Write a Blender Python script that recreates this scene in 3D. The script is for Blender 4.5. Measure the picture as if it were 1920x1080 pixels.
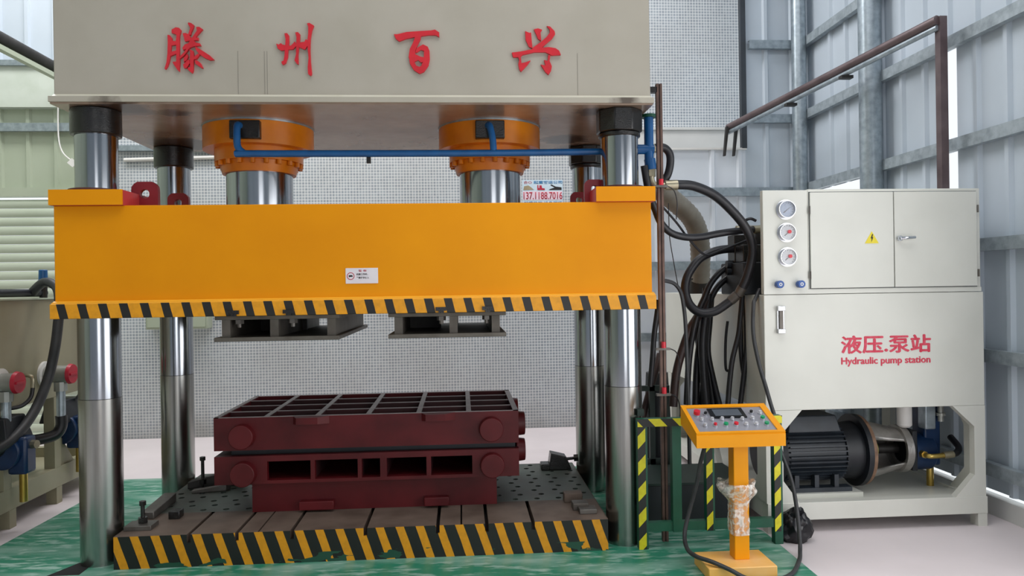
import bpy, bmesh, math, random
from mathutils import Vector, Matrix, noise

for o in list(bpy.data.objects):
    bpy.data.objects.remove(o)
scene = bpy.context.scene
C = scene.collection
random.seed(7)
pi = math.pi

# ------------------------------------------------------------------ camera
cam_d = bpy.data.cameras.new('camera')
cam = bpy.data.objects.new('camera', cam_d)
C.objects.link(cam)
cam_d.sensor_width = 36.0
cam_d.lens = 1390.24 / 1920 * 36.0
yaw, pitch, roll = 0.0685, -0.0011, -0.0149
fw = Vector((math.sin(yaw) * math.cos(pitch), math.cos(yaw) * math.cos(pitch), math.sin(pitch)))
rt = Vector((math.cos(yaw), -math.sin(yaw), 0))
up = rt.cross(fw)
rt, up = math.cos(roll) * rt + math.sin(roll) * up, -math.sin(roll) * rt + math.cos(roll) * up
m = Matrix((rt, up, -fw)).transposed().to_4x4()
m.translation = Vector((0, 0, 1.65))
cam.matrix_world = m
cam_d.clip_start = 0.05
scene.camera = cam

# ------------------------------------------------------------------ daylight: sky, plus lamps added at unseen openings
world = bpy.data.worlds.new('overcast_sky')
scene.world = world
world.use_nodes = True
bg = world.node_tree.nodes['Background']
bg.inputs[0].default_value = (0.93, 0.97, 1.0, 1)
bg.inputs[1].default_value = 1.15


def fill_lamp(name, x, y, z, sx, sy, power, rot=(0, 0, 0), col=(1, 0.985, 0.99)):
    d = bpy.data.lights.new(name, 'AREA')
    d.shape = 'RECTANGLE'
    d.size, d.size_y = sx, sy
    d.energy = power
    d.color = col
    o = bpy.data.objects.new(name, d)
    o.location = (x, y, z)
    o.rotation_euler = rot
    C.objects.link(o)
    return o


fill_lamp('roof_fill_front', 0.85, 2.7, 6.45, 6.0, 2.5, 150)  # lamp added in an unseen roof opening above the press front
fill_lamp('roof_fill_back', -1.8, 6.9, 6.45, 7.2, 1.3, 330)  # lamp added in an unseen roof opening to light the tiled wall
fill_lamp('roof_fill_left', -5.5, 1.0, 6.45, 1.6, 9.0, 75)  # unseen roof lamp, added to brighten the right wall
fill_lamp('doorway_fill', 2.3, -5.85, 1.9, 2.9, 3.7, 95, (pi / 2, 0, 0))  # lamp added at an unseen doorway behind the camera
fill_lamp('side_door_fill', 3.66, 1.75, 1.6, 3.6, 2.7, 85, (pi / 2, 0, pi / 2))  # lamp added at an unseen side door to brighten the pump side

vs = scene.view_settings
vs.view_transform = 'Standard'
vs.look = 'None'
vs.exposure = -0.14
vs.gamma = 1.0
vs.use_curve_mapping = False
scene.cycles.use_denoising = True
scene.cycles.max_bounces = 8


# ------------------------------------------------------------------ materials
def lin(h):
    h = h.lstrip('#')
    out = []
    for i in (0, 2, 4):
        c = int(h[i:i + 2], 16) / 255
        out.append(c / 12.92 if c <= 0.04045 else ((c + 0.055) / 1.055) ** 2.4)
    return tuple(out) + (1,)


def nt(name):
    mt = bpy.data.materials.new(name)
    mt.use_nodes = True
    t = mt.node_tree
    return mt, t, t.nodes['Principled BSDF']


def N(t, kind, **kw):
    n = t.nodes.new(kind)
    for k, v in kw.items():
        setattr(n, k, v)
    return n


def math_node(t, op, a, b=None):
    n = N(t, 'ShaderNodeMath', operation=op)
    for i, v in enumerate((a, b)):
        if v is None:
            continue
        if isinstance(v, (int, float)):
            n.inputs[i].default_value = v
        else:
            t.links.new(v, n.inputs[i])
    return n.outputs[0]


def mix_col(t, fac, a, b):
    n = N(t, 'ShaderNodeMix', data_type='RGBA')
    for sock, v in ((n.inputs[0], fac), (n.inputs[6], a), (n.inputs[7], b)):
        if isinstance(v, (int, float)):
            sock.default_value = v
        elif isinstance(v, tuple):
            sock.default_value = v
        else:
            t.links.new(v, sock)
    return n.outputs[2]


def ramp(t, fac, p0, p1):
    n = N(t, 'ShaderNodeMapRange')
    n.inputs[1].default_value = p0
    n.inputs[2].default_value = p1
    t.links.new(fac, n.inputs[0])
    return n.outputs[0]


def noise_fac(t, scale, detail=4, stretch=None):
    g = N(t, 'ShaderNodeNewGeometry')
    v = g.outputs['Position']
    if stretch:
        mp = N(t, 'ShaderNodeMapping')
        mp.inputs['Scale'].default_value = stretch
        t.links.new(v, mp.inputs[0])
        v = mp.outputs[0]
    n = N(t, 'ShaderNodeTexNoise')
    n.inputs['Scale'].default_value = scale
    n.inputs['Detail'].default_value = detail
    t.links.new(v, n.inputs['Vector'])
    return n.outputs[0]


MATS = {}


def paint(name, a, b=None, rough=0.45, metal=0.0, scale=6, lo=0.35, hi=0.7, bump=0.0, stretch=None, spec=None):
    mt, t, p = nt(name)
    b = b or a
    f = noise_fac(t, scale, 5, stretch)
    t.links.new(mix_col(t, ramp(t, f, lo, hi), lin(a), lin(b)), p.inputs['Base Color'])
    p.inputs['Roughness'].default_value = rough
    p.inputs['Metallic'].default_value = metal
    if spec is not None:
        p.inputs['Specular IOR Level'].default_value = spec
    if bump:
        bn = N(t, 'ShaderNodeBump')
        bn.inputs['Strength'].default_value = bump
        bn.inputs['Distance'].default_value = 0.01
        t.links.new(noise_fac(t, scale * 8, 4), bn.inputs['Height'])
        t.links.new(bn.outputs[0], p.inputs['Normal'])
    MATS[name] = mt
    return mt


def hazard(name, yel, blk, period, slant, frac, offset=0.0, smear=None):
    """diagonal warning stripes painted in world x and z"""
    mt, t, p = nt(name)
    g = N(t, 'ShaderNodeNewGeometry')
    s = N(t, 'ShaderNodeSeparateXYZ')
    t.links.new(g.outputs['Position'], s.inputs[0])
    c = math_node(t, 'ADD', s.outputs[0], math_node(t, 'MULTIPLY', s.outputs[2], slant))
    w = math_node(t, 'MULTIPLY', noise_fac(t, 9, 3), 0.006)
    c = math_node(t, 'ADD', c, w)
    c = math_node(t, 'DIVIDE', math_node(t, 'SUBTRACT', c, offset), period)
    fr = math_node(t, 'FRACT', c)
    mask = math_node(t, 'LESS_THAN', fr, frac)
    f2 = ramp(t, noise_fac(t, 30, 4), 0.4, 0.75)
    y2 = mix_col(t, math_node(t, 'MULTIPLY', f2, 0.25), lin(yel), lin('8a5a10'))
    col = mix_col(t, mask, y2, lin(blk))
    if smear:
        k = math_node(t, 'GREATER_THAN', noise_fac(t, 5, 3, (1, 1, 3.0)), 0.60)
        k = math_node(t, 'MULTIPLY', k, math_node(t, 'LESS_THAN', s.outputs[2], smear))
        col = mix_col(t, k, col, lin('1f4a38'))
    t.links.new(col, p.inputs['Base Color'])
    p.inputs['Roughness'].default_value = 0.45
    MATS[name] = mt
    return mt


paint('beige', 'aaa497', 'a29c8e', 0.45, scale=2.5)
paint('beige_pump', 'd8d8cf', 'd0d0c7', 0.38, scale=2.5)
paint('beige_lit_edge', 'c8c4b4', 'c0bcaa', 0.4)  # lighter copy of the crown beige, light on the edge painted in


def stained(name, a, b, spots, stain, rough, metal, scale):
    """paint with oil stains of a shape of their own around given places"""
    mt, t, p = nt(name)
    g = N(t, 'ShaderNodeNewGeometry')
    col = mix_col(t, ramp(t, noise_fac(t, scale, 5), 0.35, 0.7), lin(a), lin(b))
    wob = math_node(t, 'MULTIPLY', noise_fac(t, 14, 5), 0.16)
    for c, r in spots:
        d = N(t, 'ShaderNodeVectorMath', operation='DISTANCE')
        t.links.new(g.outputs['Position'], d.inputs[0])
        d.inputs[1].default_value = c
        k = ramp(t, math_node(t, 'ADD', d.outputs['Value'], wob), r + 0.08, r)
        col = mix_col(t, math_node(t, 'MULTIPLY', k, 0.85), col, lin(stain))
    t.links.new(col, p.inputs['Base Color'])
    p.inputs['Roughness'].default_value = rough
    p.inputs['Metallic'].default_value = metal
    MATS[name] = mt


stained('beige_flange', 'aea89a', 'a6a090', (((-2.06, 4.48, 2.76), 0.10), ((1.03, 4.48, 2.775), 0.11)), '3a2a20', 0.42, 0.0, 2.5)
stained('underside', 'a89280', '8c7260', (((-2.0, 4.6, 2.757), 0.20), ((-1.75, 4.72, 2.757), 0.12), ((-2.05, 5.7, 2.757), 0.28), ((0.85, 4.66, 2.757), 0.14), ((0.8, 5.55, 2.757), 0.2), ((0.95, 5.9, 2.757), 0.2)), '3a2418', 0.26, 0.3, 3)
paint('yellow', 'e89600', 'de8c00', 0.5, scale=1.6, spec=0.2)
paint('yellow_console', 'eb9a06', 'e29204', 0.42, scale=3, spec=0.25)
paint('yellow_lit_edge', 'f2b030', 'ecaa28', 0.35, scale=3)  # slide yellow made lighter to paint the lit flange edge
paint('yellow_base', 'efb04a', 'f0c080', 0.5, scale=5)
paint('orange_cylinder', 'd98108', 'c26c06', 0.35, scale=5)
paint('red_letter', 'cc1f2c', 'bd1a28', 0.4, scale=10)
paint('red_stencil', 'cc2f48', 'd85468', 0.6, scale=40)
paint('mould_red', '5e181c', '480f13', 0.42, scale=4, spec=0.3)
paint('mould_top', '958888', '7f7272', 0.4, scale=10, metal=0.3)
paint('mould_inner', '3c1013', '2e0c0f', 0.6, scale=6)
paint('lug_red', '8e1c28', '7a1420', 0.45)
paint('block_red', 'c2383c', 'b04040', 0.45)
paint('bare_steel', '6f6b66', '57504a', 0.45, metal=0.6, scale=8)
paint('bed_steel', '75655a', '5a4b41', 0.6, metal=0.2, scale=5)
paint('bed_holes', '566058', '4c4c46', 0.45, metal=0.5, scale=4)
paint('dark_steel', '3a3836', '2c2a28', 0.5, metal=0.5, scale=10)
paint('oily_black', '161515', '242220', 0.24, scale=20, bump=0.2)
paint('riser_steel', '6a645c', '565048', 0.5, metal=0.3, scale=9)
paint('rubber', '15151a', '1f1e22', 0.42, scale=12)
paint('rubber_grey', '2d2e31', '3a3b3d', 0.5, scale=12)
paint('rubber_brown', '3c2622', '2a1a18', 0.5, scale=12)
paint('duct_grey', '8b877c', '7b766c', 0.5, scale=10)
paint('pipe_blue', '135c98', '0e4f86', 0.35, scale=10)
paint('pump_blue', '0f3058', '0b2446', 0.35, scale=10)
paint('knob_blue', '26549c', '1d4588', 0.35)
paint('motor_black', '2b323a', '22282f', 0.42, scale=10)
paint('motor_dark', '171b22', '12151a', 0.45)
paint('cast_alu', 'b9b6b2', '9c9893', 0.42, metal=0.7, scale=14, bump=0.2)
paint('rust_rim', '8d6f58', '6f523e', 0.6, scale=20)
paint('coupling', 'a8a25a', '938d48', 0.5)
paint('brass', 'cdb46a', 'b89a4a', 0.28, metal=0.9)
paint('zinc_fitting', 'b5ad94', '9d9580', 0.35, metal=0.8)
paint('green_frame', '14563f', '0f4834', 0.42, scale=6)
paint('green_dark', '0f2a22', '0b211b', 0.5)
paint('rod_brown', '6a5248', '4d3c36', 0.5, metal=0.4, scale=12)
paint('wall_white', 'd6d6d2', 'cbcbc8', 0.7, scale=2)
paint('sheet_blue', 'c4ced8', 'bbc6d0', 0.5, scale=1.2)
paint('sheet_white', 'e0e5ec', 'd6dce4', 0.5, scale=1.2)
paint('sheet_green', 'b2bba7', 'a8b29c', 0.5, scale=1.2)
paint('shutter', 'c4ccba', 'b6c0ac', 0.5, scale=1.2)
paint('galvanised', 'a9b4bb', '8c979f', 0.36, metal=0.6, scale=18)
paint('galvanised_light', 'd2d8dc', 'c0c8cc', 0.34, metal=0.4, scale=14)
paint('purlin_steel', 'aab4ba', '8a949a', 0.45, metal=0.25, scale=16)
paint('tray_brown', '6e5f60', '57484a', 0.45, metal=0.4, scale=6)
paint('dark_trim', '353c44', '2c3238', 0.6)
paint('white_plastic', 'e6e4e0', 'd8d6d2', 0.4)
paint('panel_grey', '9a9aa2', '8f8f98', 0.4, metal=0.3)
paint('screen_black', '14161b', '101216', 0.25)
paint('lcd', '5a6068', '50565e', 0.2)
paint('button_white', 'dcdce0', 'cfcfd4', 0.3, metal=0.5)
paint('button_red', 'cf2032', 'c01a2c', 0.3)
paint('button_green', '12945f', '0e8454', 0.3)
paint('button_black', '1a1a1c', '141416', 0.3)
paint('silver_ring', 'd2d4d8', 'c4c6ca', 0.25, metal=0.8)
paint('dial_face', 'cfd2d6', 'bfc4ca', 0.35)
paint('dial_blue', '93a3bd', '8496b4', 0.35)
paint('sticker_yellow', 'e6d22c', 'dcc824', 0.45)
paint('ink_black', '1c1a1a', '141212', 0.6)
paint('ink_blue', '2f7fb4', '2a74a8', 0.6)
paint('ink_red', 'b8203a', 'a81a34', 0.6)
paint('sign_white', 'e2dce0', 'd8d2d8', 0.5)
paint('poster_paper', 'cfe0ea', 'c4d8e6', 0.6)
paint('poster_pink', 'ecd4de', 'e4ccd8', 0.6)
paint('sand', 'b0a286', '9a8c70', 0.7)
paint('filter_cap', 'b81430', 'a01028', 0.4)
paint('filter_body', 'a9aba6', '93958f', 0.35, metal=0.5)
paint('olive_tank', '98927a', '8c866c', 0.45, scale=2)
paint('bag_black', '17171c', '101014', 0.3)
paint('pit_black', '0c0c0c', '0a0a0a', 0.8)


def chrome(name, col, rough, worn):
    mt, t, p = nt(name)
    f = noise_fac(t, 3, 4, (6, 6, 0.35))
    t.links.new(mix_col(t, ramp(t, f, 0.4, 0.75), lin(col), lin(worn)), p.inputs['Base Color'])
    p.inputs['Metallic'].default_value = 1.0
    r2 = N(t, 'ShaderNodeMapRange')
    r2.inputs[3].default_value = rough
    r2.inputs[4].default_value = rough + 0.09
    t.links.new(f, r2.inputs[0])
    t.links.new(r2.outputs[0], p.inputs['Roughness'])
    MATS[name] = mt


chrome('chrome', 'a9adb2', 0.10, '8e9298')
chrome('chrome_worn', 'a6a7a4', 0.20, '86847e')
chrome('chrome_handle', 'd8dade', 0.12, 'c8cace')


def tile_material():
    mt, t, p = nt('mosaic_tile')
    g = N(t, 'ShaderNodeNewGeometry')
    s = N(t, 'ShaderNodeSeparateXYZ')
    t.links.new(g.outputs['Position'], s.inputs[0])
    c = N(t, 'ShaderNodeCombineXYZ')
    t.links.new(s.outputs[0], c.inputs[0])
    t.links.new(s.outputs[2], c.inputs[1])
    b = N(t, 'ShaderNodeTexBrick')
    b.offset = 0.0
    b.inputs['Scale'].default_value = 1.0
    b.inputs['Brick Width'].default_value = 0.034
    b.inputs['Row Height'].default_value = 0.034
    b.inputs['Mortar Size'].default_value = 0.0042
    b.inputs['Mortar Smooth'].default_value = 0.3
    b.inputs['Bias'].default_value = 0.0
    b.inputs['Color1'].default_value = lin('a6afb6')
    b.inputs['Color2'].default_value = lin('949da6')
    b.inputs['Mortar'].default_value = lin('e2e4e5')
    t.links.new(c.outputs[0], b.inputs['Vector'])
    dirt = noise_fac(t, 0.7, 5)
    col = mix_col(t, math_node(t, 'MULTIPLY', ramp(t, dirt, 0.42, 0.75), 0.35), b.outputs[0], lin('8d867c'))
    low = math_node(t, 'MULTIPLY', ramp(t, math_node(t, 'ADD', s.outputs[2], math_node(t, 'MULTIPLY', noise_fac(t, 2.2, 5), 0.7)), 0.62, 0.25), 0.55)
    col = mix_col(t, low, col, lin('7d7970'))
    t.links.new(col, p.inputs['Base Color'])
    p.inputs['Roughness'].default_value = 0.5
    MATS['mosaic_tile'] = mt


tile_material()


def green_floor_material():
    mt, t, p = nt('green_paint')
    f = ramp(t, noise_fac(t, 2.3, 8, (0.6, 2.0, 1)), 0.47, 0.70)
    f2 = ramp(t, noise_fac(t, 11, 8, (0.7, 2.2, 1)), 0.49, 0.66)
    f3 = math_node(t, 'MULTIPLY', math_node(t, 'MAXIMUM', f, f2), 0.68)
    t.links.new(mix_col(t, f3, lin('2c8266'), lin('b0cabf')), p.inputs['Base Color'])
    p.inputs['Roughness'].default_value = 0.42
    MATS['green_paint'] = mt


green_floor_material()
paint('concrete', 'e4dadc', 'd8cfd0', 0.6, scale=1.4, lo=0.3, hi=0.75)


def film_material():
    mt, t, p = nt('plastic_film')
    p.inputs['Base Color'].default_value = lin('f0ece6')
    p.inputs['Roughness'].default_value = 0.2
    f = noise_fac(t, 38, 5)
    t.links.new(math_node(t, 'ADD', math_node(t, 'MULTIPLY', ramp(t, f, 0.42, 0.60), 0.6), 0.18), p.inputs['Alpha'])
    MATS['plastic_film'] = mt
    mt2, t2, p2 = nt('gauge_glass')
    p2.inputs['Base Color'].default_value = (1, 1, 1, 1)
    p2.inputs['Roughness'].default_value = 0.05
    p2.inputs['Alpha'].default_value = 0.12
    MATS['gauge_glass'] = mt2


film_material()


# ------------------------------------------------------------------ mesh helpers
class MB:
    def __init__(s):
        s.v, s.f = [], []

    def add(s, vs, fs):
        b = len(s.v)
        s.v += [tuple(v) for v in vs]
        s.f += [tuple(i + b for i in f) for f in fs]
        return s

    def box(s, x0, x1, y0, y1, z0, z1):
        return s.add([(x0, y0, z0), (x1, y0, z0), (x1, y1, z0), (x0, y1, z0), (x0, y0, z1), (x1, y0, z1), (x1, y1, z1), (x0, y1, z1)],
                     [(0, 3, 2, 1), (4, 5, 6, 7), (0, 1, 5, 4), (1, 2, 6, 5), (2, 3, 7, 6), (3, 0, 4, 7)])

    def hexa(s, p):  # eight free corners in box order
        return s.add(p, [(0, 3, 2, 1), (4, 5, 6, 7), (0, 1, 5, 4), (1, 2, 6, 5), (2, 3, 7, 6), (3, 0, 4, 7)])

    def cyl(s, p0, p1, r0, r1=None, n=24, rot=0.0):
        r1 = r0 if r1 is None else r1
        p0, p1 = Vector(p0), Vector(p1)
        d = (p1 - p0).normalized()
        a = d.orthogonal().normalized() if abs(d.z) < 0.99 else Vector((1, 0, 0))
        b = d.cross(a)
        vs = []
        for p, r in ((p0, r0), (p1, r1)):
            for i in range(n):
                t = 2 * pi * i / n + rot
                vs.append(p + (a * math.cos(t) + b * math.sin(t)) * r)
        fs = [(i, (i + 1) % n, n + (i + 1) % n, n + i) for i in range(n)]
        fs += [tuple(range(n - 1, -1, -1)), tuple(range(n, 2 * n))]
        return s.add(vs, fs)

    def ring(s, p0, p1, ro, ri, n=28):
        p0, p1 = Vector(p0), Vector(p1)
        d = (p1 - p0).normalized()
        a = d.orthogonal().normalized() if abs(d.z) < 0.99 else Vector((1, 0, 0))
        b = d.cross(a)
        vs = []
        for p, r in ((p0, ro), (p1, ro), (p1, ri), (p0, ri)):
            for i in range(n):
                t = 2 * pi * i / n
                vs.append(p + (a * math.cos(t) + b * math.sin(t)) * r)
        fs = []
        for k in range(4):
            k2 = (k + 1) % 4
            for i in range(n):
                j = (i + 1) % n
                fs.append((k * n + i, k * n + j, k2 * n + j, k2 * n + i))
        return s.add(vs, fs)

    def tube(s, pts, r, n=10, sub=5, caps=True, rfun=None):
        P = smooth_path(pts, sub)
        T = []
        for i in range(len(P)):
            a, b = P[max(i - 1, 0)], P[min(i + 1, len(P) - 1)]
            T.append((b - a).normalized())
        u = T[0].orthogonal().normalized()
        vs, fs = [], []
        for i, p in enumerate(P):
            u = (u - T[i] * u.dot(T[i])).normalized()
            w = T[i].cross(u)
            rr = r if rfun is None else r * rfun(i, len(P))
            for k in range(n):
                t = 2 * pi * k / n
                vs.append(p + (u * math.cos(t) + w * math.sin(t)) * rr)
        for i in range(len(P) - 1):
            for k in range(n):
                k2 = (k + 1) % n
                fs.append((i * n + k, i * n + k2, (i + 1) * n + k2, (i + 1) * n + k))
        if caps:
            fs += [tuple(range(n - 1, -1, -1)), tuple(range((len(P) - 1) * n, len(P) * n))]
        return s.add(vs, fs)

    def prism(s, poly, axis, a, b):
        """poly of 2D points in the plane across axis, extruded from a to b. axis y: (x,z); x: (y,z); z: (x,y)"""
        n = len(poly)

        def put(q, h):
            return {'y': (q[0], h, q[1]), 'x': (h, q[0], q[1]), 'z': (q[0], q[1], h)}[axis]
        area = sum(poly[i][0] * poly[(i + 1) % n][1] - poly[(i + 1) % n][0] * poly[i][1] for i in range(n))
        flip = (area > 0) == (axis == 'y')
        if flip:
            pass
        vs = [put(q, a) for q in poly] + [put(q, b) for q in poly]
        fs = [tuple(range(n - 1, -1, -1)), tuple(range(n, 2 * n))]
        fs += [(i, (i + 1) % n, n + (i + 1) % n, n + i) for i in range(n)]
        return s.add(vs, fs)

    def mesh(s, name, origin=(0, 0, 0), angle=35):
        me = bpy.data.meshes.new(name)
        ox, oy, oz = origin
        me.from_pydata([(x - ox, y - oy, z - oz) for x, y, z in s.v], [], s.f)
        bm = bmesh.new()
        bm.from_mesh(me)
        bmesh.ops.recalc_face_normals(bm, faces=bm.faces)
        bm.to_mesh(me)
        bm.free()
        me.shade_smooth()
        me.set_sharp_from_angle(angle=math.radians(angle))
        return me


def smooth_path(pts, sub):
    pts = [Vector(p) for p in pts]
    if sub <= 1 or len(pts) < 3:
        return pts
    out = []
    for i in range(len(pts) - 1):
        p0 = pts[max(i - 1, 0)]
        p1, p2 = pts[i], pts[i + 1]
        p3 = pts[min(i + 2, len(pts) - 1)]
        for k in range(sub):
            t = k / sub
            out.append(0.5 * ((2 * p1) + (p2 - p0) * t + (2 * p0 - 5 * p1 + 4 * p2 - p3) * t * t + (3 * p1 - p0 - 3 * p2 + p3) * t ** 3))
    out.append(pts[-1])
    return out


ORIGIN = {}


def thing(name, loc, label, cat, group=None):
    o = bpy.data.objects.new(name, None)
    o.empty_display_size = 0.1
    o.location = loc
    C.objects.link(o)
    ORIGIN[o.name] = tuple(loc)
    o['label'] = label
    o['category'] = cat
    if group:
        o['group'] = group
    return o


def part(name, mb, mat, parent=None, bevel=0.0, angle=35, label=None):
    og = ORIGIN.get(parent.name, (0, 0, 0)) if parent else (0, 0, 0)
    me = mb.mesh(name, og, angle)
    me.materials.append(MATS[mat])
    o = bpy.data.objects.new(name, me)
    C.objects.link(o)
    if parent:
        o.parent = parent
    ORIGIN[o.name] = og
    if bevel:
        b = o.modifiers.new('bevel', 'BEVEL')
        b.width = bevel
        b.segments = 2
        b.limit_method = 'ANGLE'
    if label:
        o['label'] = label
    return o


def solo(name, mb, mat, label, cat, group=None, bevel=0.0, base=None):
    """a thing that is one mesh; origin at its base"""
    xs = [v[0] for v in mb.v]
    ys = [v[1] for v in mb.v]
    zs = [v[2] for v in mb.v]
    og = base or ((min(xs) + max(xs)) / 2, (min(ys) + max(ys)) / 2, min(zs))
    me = mb.mesh(name, og)
    me.materials.append(MATS[mat])
    o = bpy.data.objects.new(name, me)
    o.location = og
    C.objects.link(o)
    ORIGIN[o.name] = og
    o['label'] = label
    o['category'] = cat
    if group:
        o['group'] = group
    if bevel:
        b = o.modifiers.new('bevel', 'BEVEL')
        b.width = bevel
        b.segments = 2
        b.limit_method = 'ANGLE'
    return o


def inst(name, me, parent, loc, rot=(0, 0, 0)):
    """a repeat of a part; shares its mesh"""
    o = bpy.data.objects.new(name, me)
    C.objects.link(o)
    og = ORIGIN.get(parent.name, (0, 0, 0))
    o.parent = parent
    o.location = (loc[0] - og[0], loc[1] - og[1], loc[2] - og[2])
    o.rotation_euler = rot
    return o


def proto(mb, mat, name, angle=35):
    me = mb.mesh(name, (0, 0, 0), angle)
    me.materials.append(MATS[mat])
    return me


def struct(name, mb, mat, parent=None, bevel=0.0):
    o = part(name, mb, mat, parent, bevel)
    if not parent:
        o['kind'] = 'structure'
    return o


def text_part(name, body, x0, x1, z0, z1, y, mat, parent, depth=0.0015, bold=0.0, fat=0.0):
    """lettering fitted to a box on a plane facing the camera side (or placed by matrix M)"""
    cu = bpy.data.curves.new(name, 'FONT')
    cu.body = body
    cu.size = 1.0
    cu.offset = bold
    cu.resolution_u = 3
    cu.fill_mode = 'FRONT'
    tmp = bpy.data.objects.new('text_tmp', cu)
    C.objects.link(tmp)
    dg = bpy.context.evaluated_depsgraph_get()
    me = bpy.data.meshes.new_from_object(tmp.evaluated_get(dg))
    bpy.data.objects.remove(tmp)
    xs = [v.co.x for v in me.vertices]
    ys = [v.co.y for v in me.vertices]
    og = ORIGIN[parent.name]
    ax, bx_, ay, by_ = min(xs), max(xs), min(ys), max(ys)
    for v in me.vertices:
        px = x0 + (v.co.x - ax) / (bx_ - ax) * (x1 - x0)
        pz = z0 + (v.co.y - ay) / (by_ - ay) * (z1 - z0)
        v.co = Vector((px - og[0], y - og[1], pz - og[2]))
    bm = bmesh.new()
    bm.from_mesh(me)
    bmesh.ops.remove_doubles(bm, verts=bm.verts, dist=1e-5)
    if fat:
        base = bm.faces[:]
        for i_, (dx, dz) in enumerate(((-fat, 0), (fat, 0), (0, -fat * 0.7), (0, fat * 0.7))):
            g = bmesh.ops.duplicate(bm, geom=base)['geom']
            bmesh.ops.translate(bm, verts=[e for e in g if isinstance(e, bmesh.types.BMVert)], vec=(dx, -0.0003 * (i_ + 1), dz))
    r = bmesh.ops.extrude_face_region(bm, geom=bm.faces[:])
    bmesh.ops.translate(bm, verts=[e for e in r['geom'] if isinstance(e, bmesh.types.BMVert)], vec=(0, -depth, 0))
    bmesh.ops.recalc_face_normals(bm, faces=bm.faces)
    bm.to_mesh(me)
    bm.free()
    me.name = name
    me.materials.clear()
    me.materials.append(MATS[mat])
    o = bpy.data.objects.new(name, me)
    C.objects.link(o)
    o.parent = parent
    ORIGIN[o.name] = og
    return o


paint('rust_ring', '5c3026', '44241e', 0.5)
paint('fascia', 'c9d1c6', 'c0c9bc', 0.6)
paint('seam_grey', '8a857a', '7f7a70', 0.5)
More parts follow.
